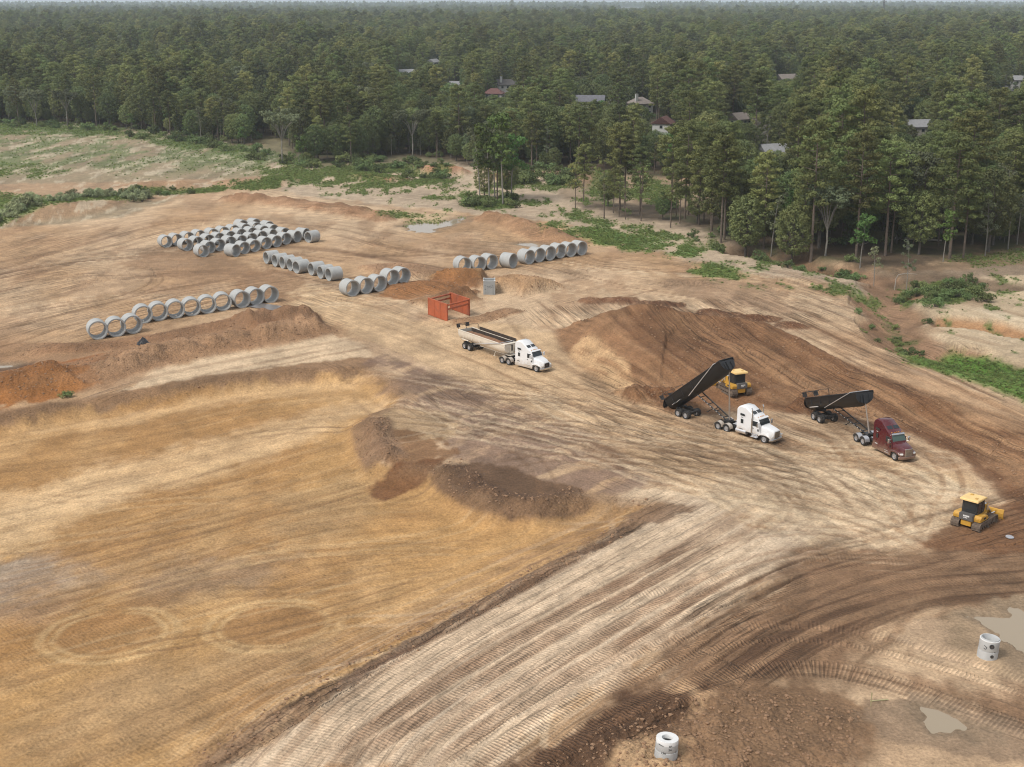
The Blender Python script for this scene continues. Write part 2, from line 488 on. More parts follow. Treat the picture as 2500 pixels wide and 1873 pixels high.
def arcs(n, cx, cy, sx, sy, L0, L1, base, spread, cols, seed):
    for i in range(n):
        c = D(cx + rr_.uniform(-sx, sx), cy + rr_.uniform(-sy, sy)); L_ = rr_.uniform(L0, L1); a = R(base + rr_.uniform(-spread, spread)); k = rr_.uniform(-.022, .022)
        w = []
        for q in range(7):
            s_ = (q / 6 - .5) * L_; w.append((c.x + s_ * math.cos(a + k * s_), c.y + s_ * math.sin(a + k * s_)))
        track_w(np.array(w), 2.05, rr_.uniform(.3, .55), rr_.choice(cols), rr_.uniform(.3, .6), 0.0, .04, seed + i)
LT, DK, DK2 = C(222, 196, 162), C(140, 108, 80), C(120, 92, 68)
arcs(30, 1750, 1060, 230, 90, 25, 60, -35, 45, [LT, LT, C(168, 136, 104)], 900)
arcs(26, 1250, 900, 260, 60, 35, 80, -38, 12, [LT, DK, DK2], 940)
arcs(22, 1500, 960, 220, 50, 30, 70, -25, 20, [LT, DK, DK2], 970)
arcs(26, 500, 600, 420, 60, 30, 70, 25, 35, [LT, DK, DK2], 1000)
arcs(16, 1500, 610, 260, 40, 30, 60, -20, 30, [LT, DK], 1030)
arcs(22, 1300, 1330, 250, 110, 25, 60, 48, 10, [LT, DK, DK2], 1060)
arcs(18, 1850, 1260, 250, 70, 20, 50, 35, 20, [DK2, DK2, DK], 1090)
arcs(22, 450, 1150, 420, 180, 20, 50, 28, 18, [C(206, 172, 126), C(138, 104, 70)], 1120)
# ------- lower road, running up from the bottom of the picture
LROAD = [(430, 1680), (860, 1402), (1200, 1215), (1400, 1100), (1480, 1060), (1600, 1130), (1760, 1190), (1600, 1290), (1420, 1400), (1290, 1500), (1090, 1660)]
zone(LROAD, C(206, 180, 150), 1.2, 2.5, .95)
lr = [(700, 1780), (900, 1560), (1200, 1360), (1480, 1190), (1680, 1080)]
streaks(lr, 17, C(142, 112, 86), C(220, 197, 169), .55, .45, .8, .018, 250, .06, edge=.6, lug=.4)
streaks(lr, 17, C(156, 124, 98), C(224, 202, 174), .4, .4, 2.2, .03, 257, .04, edge=.5, lug=.35)
track([(650, 1690), (900, 1530), (1200, 1350), (1420, 1230), (1560, 1150)], 2.0, 1.3, C(128, 96, 72), .75, .8, .05, 260)
track([(850, 1690), (1100, 1510), (1350, 1360), (1600, 1210)], 2.0, 1.3, C(140, 106, 80), .6, .8, .05, 262)
# dark earth edge between the pit and the road
streaks([(330, 1720), (640, 1524), (850, 1398), (1040, 1298), (1200, 1210), (1330, 1146), (1420, 1092)], 2.2, C(96, 72, 56), C(124, 96, 76), .95, .9, .7, .05, 270, .12, edge=.6, cl=.75)
zone([(330, 1720), (640, 1527), (850, 1401), (1040, 1301), (1200, 1213), (1340, 1146), (1420, 1092), (1430, 1100), (1345, 1156), (1206, 1225), (1046, 1311), (862, 1410), (658, 1536), (380, 1720)],
     C(116, 90, 70), .8, 1.2, .75)
zone([(1330, 1100), (1420, 1085), (1500, 1095), (1440, 1135), (1340, 1150)], C(136, 108, 84), 1, 2, .85)
zone([(1310, 1080), (1370, 1052), (1420, 1050), (1480, 1064), (1420, 1085), (1340, 1090)], C(216, 190, 158), .8, 1.5, .8)

# ------- brown wet tracks, lower right
zone([(1060, 1700), (1240, 1560), (1420, 1430), (1560, 1330), (1740, 1195), (1960, 1195), (2212, 1110), (2500, 1030), (2500, 1400), (2212, 1330), (2010, 1320),
      (1900, 1380), (1860, 1440), (2060, 1470), (2500, 1560), (2500, 1760), (2212, 1600), (2000, 1500), (1800, 1480), (1560, 1470), (1380, 1560), (1200, 1700)],
     C(136, 106, 80), 4.5, 4, .9)
streaks([(980, 1740), (1250, 1565), (1480, 1440), (1680, 1400), (1900, 1425), (2230, 1530), (2500, 1620)], 6.5, C(98, 73, 53), C(158, 126, 97), .75, .5, 1.2, .03, 280, .08, edge=.5, lug=1.0)
streaks([(1350, 1500), (1560, 1365), (1750, 1250), (1960, 1190), (2240, 1110), (2500, 1050)], 8, C(96, 71, 52), C(164, 132, 101), .8, .5, 1.2, .03, 287, .1, edge=.5, lug=.8)
streaks([(1450, 1470), (1700, 1340), (1950, 1260), (2250, 1225), (2500, 1200)], 8, C(92, 68, 50), C(150, 120, 92), .85, .45, 1.0, .025, 294, .16, edge=.6, lug=.4)
streaks([(1750, 1400), (2000, 1290), (2260, 1265), (2500, 1260)], 5, C(88, 65, 48), C(150, 120, 92), .85, .45, 1.1, .025, 301, .2, edge=.5)
streaks([(1200, 1290), (1480, 1240), (1700, 1190), (2000, 1200)], 6, C(150, 116, 88), C(214, 186, 152), .4, .4, 1.6, .03, 308, .04, lug=.8)
# rough clods, bottom right
zone([(1080, 1700), (1200, 1590), (1330, 1520), (1450, 1480), (1540, 1480), (1480, 1560), (1430, 1657), (1430, 1700)], C(104, 78, 58), 1.2, 2.5, .95)
zone([(1420, 1720), (1450, 1600), (1520, 1500), (1620, 1475), (1800, 1490), (1900, 1530), (1920, 1600), (1850, 1720)], C(140, 110, 83), 1.5, 3, .92)
zone([(1300, 1657), (1340, 1600), (1400, 1580), (1470, 1620), (1480, 1700), (1300, 1700)], C(196, 162, 124), 1.2, 2, .8)
zone([(1900, 1590), (2000, 1600), (2212, 1640), (2212, 1720), (1850, 1720)], C(186, 156, 124), 1.5, 3, .85)
zone([(1900, 1370), (1960, 1330), (2040, 1320), (2130, 1400), (2110, 1440), (2000, 1430)], C(186, 158, 128), 1.2, 2.5, .85)
zone([(1990, 1320), (2120, 1300), (2300, 1290), (2300, 1480), (2160, 1450), (2090, 1420), (2060, 1370)], C(176, 150, 120), 1.2, 2.5, .9)
zone([(1860, 1520), (1930, 1500), (2050, 1510), (2212, 1570), (2212, 1640), (2000, 1600), (1900, 1590)], C(150, 126, 102), 1.2, 2.5, .85)

# ------- upper site, around the pipes
streaks([(-150, 600), (150, 520), (400, 470), (700, 480), (1000, 530), (1300, 545)], 22, C(128, 98, 73), C(224, 197, 164), .65, .65, .55, .012, 400, .04)
streaks([(-150, 640), (200, 575), (560, 560), (800, 600), (1000, 640)], 22, C(124, 94, 70), C(222, 194, 160), .75, .6, .6, .015, 407, .05)
streaks([(-150, 790), (150, 705), (420, 640), (640, 605), (820, 570), (1000, 540)], 14, C(120, 90, 64), C(220, 190, 152), .85, .6, .9, .015, 414, .06)
streaks([(620, 480), (760, 520), (900, 550), (1100, 560), (1300, 600)], 10, C(122, 93, 68), C(212, 182, 146), .7, .5, .8, .02, 421, .06)
zone([(300, 545), (420, 540), (520, 560), (560, 590), (480, 620), (360, 600), (260, 570)], C(158, 126, 96), 3, 6, .7)
zone([(480, 600), (600, 580), (680, 610), (620, 650), (500, 640)], C(152, 118, 88), 2, 5, .65)
streaks([(960, 740), (1080, 690), (1230, 640), (1400, 600), (1560, 600), (1720, 640), (1900, 720), (2080, 800), (2250, 880)], 11, C(140, 108, 81), C(222, 194, 158), .7, .55, 1.0, .02, 428, .05)
streaks([(1240, 560), (1450, 580), (1650, 600), (1850, 680)], 14, C(146, 116, 90), C(222, 196, 164), .65, .5, .7, .02, 435, .05)
streaks([(1300, 660), (1360, 600), (1440, 560)], 6, C(170, 134, 100), C(222, 192, 154), .5, .5, 1.4, .03, 440, .04)
streaks([(580, 400), (900, 440), (1200, 470)], 20, C(138, 112, 88), C(222, 200, 170), .7, .6, .5, .02, 442, .05)
streaks([(1900, 640), (2050, 690), (2250, 740)], 18, C(148, 118, 90), C(226, 206, 176), .6, .6, .6, .03, 449, .06)
zone([(1400, 600), (1560, 600), (1700, 630), (1720, 680), (1600, 660), (1480, 640)], C(164, 134, 106), 2, 4, .65)

# windrow behind the block of pipes, and the others: lines with height and half-width
def ridge(pts, h, w, c=None, seed=0, lump=.35, amt=.9, cl=.8, gap=0.0, power=1.0):
    idx, s, t = flow(DW(pts), w * 1.25)
    tot = s.max()
    pr = np.clip(1 - (np.abs(t) / w) ** 1.6, 0, 1) ** power
    ends = sstep(0, .1 * tot, s) * sstep(0, .1 * tot, tot - s)
    hh = h * (1 - lump + 2 * lump * fbm(s / (2.2 * w), t / (2.5 * w), 3, seed)) * ends
    if gap > 0:
        hh *= .35 + .65 * sstep(gap - .12, gap + .12, vnoise(s / (3 * w), s * 0 + 3, seed + 5))
    Z[idx] += pr * hh + pr * (fbm(X[idx] / .8, Y[idx] / 1.2, 3, seed + 3) - .5) * .25 * ends
    if c is not None:
        paint(sstep(0, .45, pr) * amt * ends * (.75 + .4 * vnoise(s / 3, t / 3, seed + 8)).clip(0, 1), c, idx)
        clod[idx] = np.maximum(clod[idx], sstep(0, .4, pr) * cl)

ridge([(470, 432), (600, 440), (720, 455), (850, 475)], 1.7, 6, C(168, 130, 98), 500)
ridge([(1010, 468), (1090, 480), (1180, 512), (1230, 535)], 1.9, 6, C(176, 138, 104), 505)
ridge([(-40, 840), (70, 820), (190, 805), (330, 770), (470, 745), (600, 722), (710, 700)], .9, 8, C(160, 124, 92), 510, lump=.5)
ridge([(-40, 850), (60, 830), (150, 812)], .8, 9, C(166, 114, 66), 512, amt=.8)
ridge([(520, 712), (600, 702), (700, 698)], 1.5, 7, C(140, 104, 76), 515, lump=.5)
ridge([(60, 752), (200, 752), (330, 735), (480, 705), (560, 690)], .7, 3.5, C(150, 114, 84), 520)
ridge([(830, 632), (900, 622), (1000, 615), (1040, 606)], .8, 6, C(158, 112, 74), 525)
ridge([(955, 612), (1000, 604), (1050, 604)], 1.9, 6, C(172, 130, 86), 530)
ridge([(905, 662), (945, 652), (990, 645), (1028, 640)], 1.2, 4.5, C(150, 112, 78), 535, lump=.5)
ridge([(1082, 632), (1118, 622), (1175, 632)], 2.6, 7, C(180, 142, 104), 540, lump=.2)
ridge([(960, 700), (1040, 690), (1120, 668)], .5, 2.6, C(160, 124, 92), 545)
ridge([(790, 590), (860, 585), (920, 600)], .9, 8, C(176, 140, 108), 548)
zone([(820, 640), (880, 612), (1000, 600), (1030, 612), (980, 632), (880, 650)], C(160, 114, 74), 1, 2.5, .8)
HEAP = np.zeros(NV)
def heap(px, py, r, h, c, seed):
    q = D(px, py); d = np.hypot(X - q.x, (Y - q.y)); idx = np.nonzero(d < r * 1.5)[0]
    dd = d[idx] / r + (fbm(X[idx] / (r * .8), Y[idx] / (r * .8), 3, seed) - .5) * .7
    pr = sstep(0, 1, np.clip(1 - dd, 0, 1)) ** .7
    HEAP[idx] = np.maximum(HEAP[idx], pr * h)
    paint(sstep(0, .25, pr) * .8, c * (.85 + .3 * vnoise(np.array([seed * 1.7]), np.array([.3]), 3)[0]), idx)
    clod[idx] = np.maximum(clod[idx], sstep(0, .3, pr) * .9)
hr = random.Random(21)
for ln, n_, r0, r1, h0, h1, c in (([(250, 800), (330, 775), (470, 748), (600, 722), (700, 706)], 26, 2.0, 3.8, .5, 1.5, C(164, 130, 99)), ([(530, 712), (620, 700), (700, 700)], 10, 2, 3.6, .8, 1.7, C(148, 115, 87)),
                                  ([(0, 835), (100, 815), (190, 800)], 8, 2.4, 4.5, .3, .8, C(156, 108, 66)), ([(930, 655), (990, 640), (1030, 622)], 9, 1.4, 2.8, .5, 1.3, C(140, 102, 70)),
                                  ([(970, 1010), (1040, 1060), (1120, 1085), (1220, 1080)], 12, 1.1, 2.0, .15, .45, C(116, 90, 70)), ([(1350, 860), (1420, 862), (1490, 880)], 8, 1.2, 2.4, .4, 1.0, C(116, 82, 56)),
                                  ([(490, 432), (640, 444), (840, 474)], 14, 2, 3.6, .4, 1.0, C(160, 124, 94)), ([(1020, 470), (1100, 484), (1220, 530)], 12, 2, 3.4, .5, 1.2, C(166, 130, 98)),
                                  ([(1280, 652), (1420, 655), (1560, 680), (1700, 700), (1840, 755)], 16, 1.8, 3.4, .2, .55, C(126, 88, 62)), ([(810, 905), (815, 950), (850, 1000)], 7, 1.2, 2.2, .3, .8, C(128, 100, 78))):
    w_ = smooth_line(DW(ln)); inv = None
    for i in range(n_):
        a_ = hr.random() * (len(w_) - 1.001); k_ = int(a_); q_ = w_[k_] * (1 - a_ + k_) + w_[k_ + 1] * (a_ - k_)
        # back to picture coordinates for heap()
        yc = q_[1] * CP + CAM_H * SP; hx = 1250 + FPX * q_[0] / yc; hy = 936.5 + FPX * (CAM_H * CP - q_[1] * SP) / yc
        heap((hx + hr.uniform(-9, 9)) / 1.1302, (hy + hr.uniform(-5, 5)) / 1.13035, hr.uniform(r0, r1), hr.uniform(h0, h1), c, 2000 + len(ln) * 100 + i)
Z += HEAP
# loose spoil dumped at the tail of the raised trailers
ridge([(1340, 862), (1390, 858), (1450, 872), (1500, 888)], 1.1, 4.0, C(122, 84, 56), 550)
ridge([(1730, 868), (1780, 880)], 1.0, 4.5, C(128, 90, 62), 555)
# edge of the pit tongue and low banks
ridge([(800, 900), (812, 950), (840, 1000)], .5, 3, C(146, 116, 90), 560)
ridge([(960, 1000), (1010, 1050), (1100, 1085), (1200, 1085), (1270, 1062)], .3, 3.0, C(114, 88, 68), 565, lump=.5)
ridge([(1000, 900), (1150, 960), (1260, 985)], .5, 7, None, 570)
# red earth banks at the wood
for q, (ln, h, w) in enumerate([([(905, 378), (955, 373), (1000, 380)], 3.0, 6), ([(1060, 390), (1110, 386)], 2.0, 5), ([(1240, 402), (1290, 400), (1335, 408)], 4.0, 6), ([(760, 388), (800, 386), (860, 394)], 1.4, 7)]):
    ridge(ln, h, w, C(176, 126, 92), 575 + q, lump=.3, amt=.85)
# far banks on the left
ridge([(-60, 480), (60, 470), (150, 455), (230, 428), (330, 408), (450, 402)], 2.0, 12, C(176, 140, 106), 590, lump=.6, amt=.7)
ridge([(-60, 440), (20, 455), (50, 470)], 1.5, 9, C(150, 92, 62), 592, amt=.8)
ridge([(480, 402), (560, 392), (640, 398)], 1.4, 9, C(188, 150, 120), 594, amt=.6)

# ------- stockpile: a ramp rising to a crest on its far side, steep on the left
crest_px = [(1262, 655), (1330, 648), (1420, 650), (1500, 668), (1560, 672), (1640, 676), (1740, 700), (1850, 745), (1960, 800), (2100, 850), (2260, 905), (2450, 960)]
crest_h = [5.0, 6.2, 5.8, 4.8, 5.0, 4.6, 4.0, 3.2, 2.4, 1.9, 1.6, 1.4]
cw = np.array([D(a, b, h)[:2] for (a, b), h in zip(crest_px, crest_h)])
front_px = [(1345, 850), (1430, 862), (1600, 880), (1700, 890), (1850, 900), (2000, 945), (2120, 1010), (2200, 1080), (2450, 1130)]
fw = DW(front_px)
left_px = [(1195, 712), (1218, 760), (1275, 810)]
outline = np.vstack([cw + np.array([-1.5, 5.0]), fw[::-1], DW(left_px)[::-1]])
ss = sdf(outline, 40) + n_edge * 1.0
ci, cs, ct = flow(cw, 120, smooth=True, ends=True)
acc = np.concatenate([[0], np.cumsum(np.linalg.norm(np.diff(smooth_line(cw), axis=0), axis=1))])
hgt_s = np.interp(acc, np.linspace(0, acc[-1], len(crest_h)), crest_h)
ch = np.zeros(NV); dist_front = np.zeros(NV)
ch[ci] = np.interp(cs, acc, hgt_s)
ct_full = np.full(NV, 999.0); ct_full[ci] = np.abs(ct)
sf = np.full(NV, 0.0)
fi, fs, ft = flow(fw, 120, smooth=True, ends=True)
df = np.full(NV, 999.0); df[fi] = np.abs(ft)
ramp = np.clip(df / (df + ct_full + 1e-6), 0, 1)
bumps = (fbm(X / 7, Y / 9, 3, 61) - .5) * 1.1 + (fbm(X / 2.2, Y / 3, 3, 62) - .5) * .4
inside = sstep(0, 8.0, ss)
pile_z = inside * (ch * (.12 + .88 * ramp ** 1.1) + bumps * sstep(.05, .35, ramp))
Z += pile_z
pmask = sstep(-1.0, 1.0, ss)
paint(pmask * .95, PILE)
paint(pmask * sstep(.45, .7, fbm(X / 14, Y / 20, 4, 63)) * .6, C(132, 94, 64))
pidx = pmask > .5
for i, (ln, hw) in enumerate([([(1230, 640), (1400, 760), (1640, 870), (1900, 960)], 22), ([(1420, 640), (1650, 760), (1900, 860), (2250, 1010)], 22), ([(1650, 660), (1900, 770), (2250, 930), (2500, 1040)], 20)]):
    streaks(ln, hw, C(108, 76, 52), C(188, 150, 112), .8, .55, .8, .02, 600 + i * 7, .12, edge=.4)
    streaks(ln, hw, C(104, 72, 50), C(192, 156, 118), .6, .5, 1.8, .035, 640 + i * 7, .06, edge=.4)
zone([(1870, 760), (2060, 830), (2260, 900), (2500, 960), (2500, 1010), (2212, 960), (2000, 880), (1850, 810)], C(196, 158, 120), 3, 4, .5)
zone([(1640, 868), (1760, 880), (2000, 930), (2120, 1000), (2212, 1060), (2500, 1130), (2500, 1190), (2212, 1120), (2130, 1040), (2060, 975), (1940, 930), (1700, 890)], C(118, 82, 56), 1.2, 2.5, .75)
zone([(2000, 1180), (2070, 1120), (2140, 1090), (2300, 1060), (2300, 1170), (2212, 1190)], C(128, 92, 64), 1.2, 2.5, .8)
zone([(1320, 830), (1440, 850), (1580, 850), (1640, 880), (1500, 900), (1440, 870), (1340, 860)], C(138, 100, 70), 1, 2, .7)
# graded pale face of the pile, with the marks of the crawler
s = sdf(DW([(1222, 752), (1255, 735), (1290, 748), (1360, 800), (1385, 840), (1345, 845), (1290, 806)], .9)) + n_edge * 1.5
fm = sstep(-.6, .8, s)
paint(fm * .85, C(206, 170, 128))
mk = vnoise(X * .55 + Y * .18, Y * .05, 67)
paint(fm * sstep(.5, .68, fbm((X + Y * .5) * 1.1, (Y - X * .6) * .12, 3, 68)) * .7, C(150, 112, 80))
for g in ([(1560, 672), (1470, 700), (1380, 715)], [(1400, 740), (1500, 715), (1620, 700)]):
    ridge(g, .5, 3, C(122, 86, 60), 690)

# ------- gully on the right and the ditch under the trees
def trench(pts, d, w, c=None, seed=0):
    idx, s, t = flow(DW(pts), w)
    tot = s.max()
    pr = np.clip(1 - (np.abs(t + (vnoise(s / 5, s * 0, seed) - .5) * w * .5) / w) ** 1.5, 0, 1)
    e = sstep(0, .12 * tot, s) * sstep(0, .12 * tot, tot - s)
    Z[idx] -= pr * d * e
    if c is not None:
        paint(sstep(.1, .6, pr) * e * .85, c, idx)
trench([(1500, 520), (1650, 545), (1780, 575), (1870, 592), (1930, 605), (1920, 650), (1945, 700), (1985, 740), (2080, 770), (2250, 830)], 2.2, 7, C(150, 116, 88), 700)
trench([(1560, 530), (1700, 560), (1850, 588)], 1.5, 5, C(104, 78, 58), 703)
trench([(2000, 690), (2110, 700), (2240, 720)], 1.6, 5, C(176, 132, 92), 706)
trench([(1930, 605), (2060, 600), (2212, 630)], 1.0, 6, C(128, 106, 84), 709)
trench([(-60, 795), (20, 790), (80, 786)], 1.0, 5, C(110, 84, 66), 712)

zone([(540, 296), (640, 300), (900, 325), (1000, 350), (900, 362), (700, 366), (560, 345)], C(118, 112, 80), 4, 6, .75)
zone([(1240, 372), (1380, 372), (1480, 385), (1560, 420), (1500, 452), (1330, 445), (1250, 440), (1200, 400)], C(158, 136, 110), 3, 6, .8)  # clearing floor: brownish soil, with the shade of the trees painted into its colour
# ------- forest floor
WOOD = [(-900, 268), (-60, 268), (150, 268), (300, 284), (440, 306), (520, 318), (560, 300), (600, 300), (640, 344), (720, 354), (800, 352), (860, 338), (960, 346), (1000, 360),
        (1120, 366), (1230, 376), (1380, 380), (1480, 385), (1560, 420), (1480, 445), (1330, 440), (1260, 432), (1250, 445), (1330, 468), (1440, 482), (1500, 500), (1600, 532),
        (1750, 560), (1850, 578), (1930, 590), (2020, 580), (2120, 556), (2212, 535), (2500, 520), (3400, 500), (3400, 20), (-900, 20)]
wood_w = DW(WOOD)
wsd = sdf(wood_w, 1e6)
wm = sstep(-3, 6, wsd + n_edge * 8)
paint(wm * .9, FLOOR)
paint(wm * sstep(.5, .65, n_mid) * .5, C(84, 92, 56))
paint(sstep(700, 1200, Y) * .9, C(70, 84, 52))
# clearings seen beyond the trees
zone([(480, 225), (640, 232), (640, 262), (480, 258)], C(122, 138, 74), 6, 8, .8)

# ------- grass: where it grows
def grow(pts, amt=1.0, soft=3, rag=5, z=0.0, patch=.37, c=C(84, 112, 48)):
    s = sdf(DW(pts, z)) + n_edge * rag * 2 + n_wig * rag
    m = sstep(-soft, soft, s) * amt
    if patch is not None:
        m = m * sstep(patch, patch + .12, fbm(X / 5, Y / 9, 4, 801))
    np.maximum(green, m, out=green)
    paint(m * .8, c * 1.22)
G1, G2, G3, G4 = C(84, 108, 50), C(110, 134, 74), C(70, 118, 34), C(96, 112, 62)
fg = sstep(.37, .55, fbm(X / 7, Y / 24, 5, 803, .65)) * fld * sstep(385, 440, Y)
green = np.maximum(green, fg * .30); paint(fg * .75, C(116, 126, 82))
fp = sstep(.56, .64, fbm(X / 2.6, Y / 10, 4, 805, .65)) * fld
paint(fp * .5, C(212, 194, 166))
grow([(-400, 262), (150, 266), (300, 284), (450, 306), (560, 325), (540, 345), (420, 325), (280, 300), (120, 290), (-60, 292), (-400, 300)], .9, 3, 5, 0, .34, C(92, 106, 60))
grow([(-60, 340), (60, 345), (150, 370), (60, 385), (-60, 380)], .7, 3, 8, 0, .42, G4)
grow([(-200, 470), (0, 440), (90, 430), (200, 428), (310, 425), (290, 436), (150, 455), (40, 480), (0, 490), (-200, 540)], 1, 1.5, 2, 0, None, C(132, 148, 92))
grow([(290, 418), (420, 412), (500, 395), (620, 388), (640, 400), (560, 410), (420, 418), (300, 426)], 1, 1.5, 3, c=G1)
grow([(-60, 410), (60, 425), (160, 420), (120, 435), (-60, 445)], .7, 2, 4, c=G4)
grow([(540, 335), (760, 352), (900, 355), (1030, 392), (980, 412), (800, 406), (660, 398), (560, 380)], .85, 3, 7, 0, .36, C(92, 108, 58))
grow([(1040, 372), (1200, 380), (1260, 395), (1210, 412), (1080, 405)], .7, 3, 6, 0, .40, C(92, 108, 60))
grow([(1250, 385), (1400, 388), (1500, 410), (1440, 440), (1300, 432)], .75, 3, 6, 0, .42, C(92, 110, 60))
grow([(1000, 420), (1050, 412), (1110, 420), (1115, 450), (1050, 455), (1000, 442)], .95, 2, 3, c=C(72, 110, 44))
grow([(880, 480), (960, 468), (1010, 470), (960, 488), (880, 492)], .5, 2, 3, c=C(110, 128, 70))
for e in ([(790, 458), (960, 462), (960, 470), (830, 472)], [(920, 425), (975, 423), (980, 432), (920, 434)], [(1140, 434), (1180, 434), (1180, 444), (1140, 444)],
          [(1180, 478), (1230, 476), (1230, 490), (1190, 492)], [(1170, 505), (1230, 500), (1240, 512), (1180, 515)]):
    grow(e, .8, 2, 4, c=G1)
grow([(1225, 450), (1330, 478), (1440, 498), (1540, 528), (1480, 528), (1360, 500), (1240, 478)], .9, 2, 4, c=C(90, 116, 58))
grow([(1240, 488), (1330, 492), (1420, 520), (1520, 540), (1500, 555), (1400, 548), (1300, 530), (1250, 510)], .95, 1.5, 4, c=G3)
grow([(1560, 545), (1640, 550), (1690, 565), (1640, 575), (1570, 562)], .9, 1.5, 4, c=G1)
grow([(1480, 568), (1560, 566), (1610, 590), (1560, 610), (1510, 592)], .85, 1.5, 5, c=G3)
grow([(1740, 578), (1790, 580), (1790, 592), (1745, 592)], .7, 2, 4, c=G1)
grow([(1940, 615), (2030, 600), (2110, 615), (2120, 640), (2040, 655), (1960, 650)], .95, 1.5, 3, c=C(76, 104, 48))
grow([(1840, 676), (1900, 690), (1990, 716), (1940, 722), (1870, 700)], .9, 1.5, 3, c=G1)
grow([(1915, 738), (1990, 760), (2070, 745), (2140, 760), (2260, 800), (2500, 860), (2500, 960), (2260, 895), (2160, 850), (2060, 815), (1980, 790)], 1, 1.5, 2, 0, None, G3)
grow([(2110, 600), (2250, 590), (2250, 640), (2140, 640)], .7, 2, 6, .0, .45, G1)
grow([(2040, 560), (2130, 548), (2230, 535), (2230, 560), (2080, 580)], .7, 3, 5, c=G4)
sp = sstep(.60, .70, fbm(X / 3.2, Y / 6, 4, 811, .6))
s = sdf(DW([(560, 380), (1250, 400), (1500, 500), (1900, 600), (2400, 560), (2400, 860), (2040, 770), (1850, 650), (1560, 620), (1300, 520), (1050, 470), (620, 415)]))
q = sp * sstep(-2, 6, s) * .75
green = np.maximum(green, q); paint(q, C(98, 116, 62))
# dark needles and cuttings around the wood edge on the right
zone([(1960, 575), (2120, 560), (2260, 545), (2260, 590), (2080, 605), (1960, 600)], C(120, 100, 80), 3, 6, .6)

# fine relief everywhere near, rougher where clods lie
near = sstep(420, 200, Y)
Z += (n_fine - .5) * .16 * near + (n_mid - .5) * .25 * near
clod[:] = np.clip(clod + pmask * .42 * sstep(.35, .6, fbm(X / 8, Y / 12, 3, 74)), 0, 1)
rimb = np.exp(-((ps + .3) / 1.7) ** 2) * sstep(.30, .55, fbm(X / 5, Y / 8, 3, 75) + .08)
clod = np.maximum(clod, rimb * .6)
soil[:] = soil + (C(138, 108, 80) - soil) * (rimb * .6)[:, None]
cz = sstep(0, 1, (sdf(DW([(1080, 1700), (1200, 1590), (1330, 1520), (1450, 1480), (1600, 1475), (1800, 1490), (1900, 1530), (1880, 1640), (1850, 1720)])) + n_edge * 3) / 2.5)
clod = np.maximum(clod, cz)
rough_h = fbm(X / .55, Y / .75, 3, 71)
Z += (rough_h - .5) * .60 * np.clip(clod - .3, 0, 1)
Z += (fbm(X / 1.7, Y / 2.0, 3, 76) - .5) * 1.1 * cz
lug_m = np.maximum(lug_m, 0)
lug_m *= 1 - sstep(.6, 1, green)
g_ = lug_s.reshape(NR, NC)
jump = np.zeros((NR, NC), bool)
dv = np.abs(np.diff(g_, axis=0)) > np.maximum(1.2, 2.5 * dyy[:-1, None]); jump[:-1] |= dv; jump[1:] |= dv
dh = np.abs(np.diff(g_, axis=1)) > 1.2; jump[:, :-1] |= dh; jump[:, 1:] |= dh
lug_m[jump.ravel()] = 0
fl_w *= (.25 + .95 * sstep(.35, .62, fbm(X / 15, Y / 24, 3, 95))) * (1 - .72 * inpit)
lug_m *= 1 - .55 * inpit
for g_ in (fl_s.reshape(NR, NC), fl_t.reshape(NR, NC)):
    jump = np.zeros((NR, NC), bool)
    dv = np.abs(np.diff(g_, axis=0)) > np.maximum(1.0, 2.2 * dyy[:-1, None]); jump[:-1] |= dv; jump[1:] |= dv
    dh = np.abs(np.diff(g_, axis=1)) > 1.0; jump[:, :-1] |= dh; jump[:, 1:] |= dh
    fl_w[jump.ravel()] = 0
lug_m *= sstep(.36, .2, SPC)          # beyond this the lugs are finer than the sheet
lum = soil @ np.array([.3, .5, .2]); soil[:] = lum[:, None] + (soil - lum[:, None]) * (.99 - .01 * inpit)[:, None]
ref = C(186, 154, 122); soil[:] = ref * (np.maximum(soil, 1e-4) / ref) ** (1.10 + .08 * sstep(180, 230, Y) - .10 * inpit)[:, None]
dmp = sstep(.47, .66, fbm(X / 6, Y / 11, 5, 73, .6)) * (1 - sstep(-5, 5, wsd)) * .20 * (1 - .6 * inpit)      # damper soil
soil *= (1.02 - dmp)[:, None]
# a soil's colour is never flat
soil *= (.88 + .24 * n_fine)[:, None] * (.93 + .14 * fbm(X / .7, Y / .9, 2, 72))[:, None]

# ------- puddles: level water in shallow hollows
WATER = []
def puddle(pts, z, depth=.35, rag=1.2, rim=C(140, 121, 99)):
    s = sdf(DW(pts, z)) + n_edge * rag * 3.5 + n_wig * rag * 2.5 - .3
    m = sstep(-6.0, -1.0, s)
    zt = z - depth * sstep(-.1, 1.2, s) + .14 * sstep(.1, -1.2, s)
    Z[:] = Z * (1 - m) + zt * m
    far_ = (s < -.25) & (s > -14)
    Z[far_] = np.maximum(Z[far_], z + .05 + np.minimum(.08, (-.25 - s[far_]) * .06))
    paint(sstep(-2.4, -.2, s) * .75, rim)
    m = sstep(-1.6, .3, s)
    np.multiply(clod, 1 - m, out=clod)
    np.multiply(lug_m, 1 - m, out=lug_m)
    w = DW(pts, z); lo_, hi_ = w.min(0) - 2.5, w.max(0) + 2.5
    WATER.append((np.array([[lo_[0], lo_[1]], [hi_[0], lo_[1]], [hi_[0], hi_[1]], [lo_[0], hi_[1]]]), z))
puddle([(866, 490), (900, 484), (940, 480), (980, 470), (1008, 470), (1005, 482), (960, 492), (930, 502), (890, 498)], -.1, .3, 1.5)
puddle([(2040, 1326), (2100, 1314), (2160, 1318), (2212, 1340), (2330, 1350), (2330, 1460), (2212, 1452), (2165, 1425), (2140, 1385), (2085, 1350)], -.15, .3, 1.7)
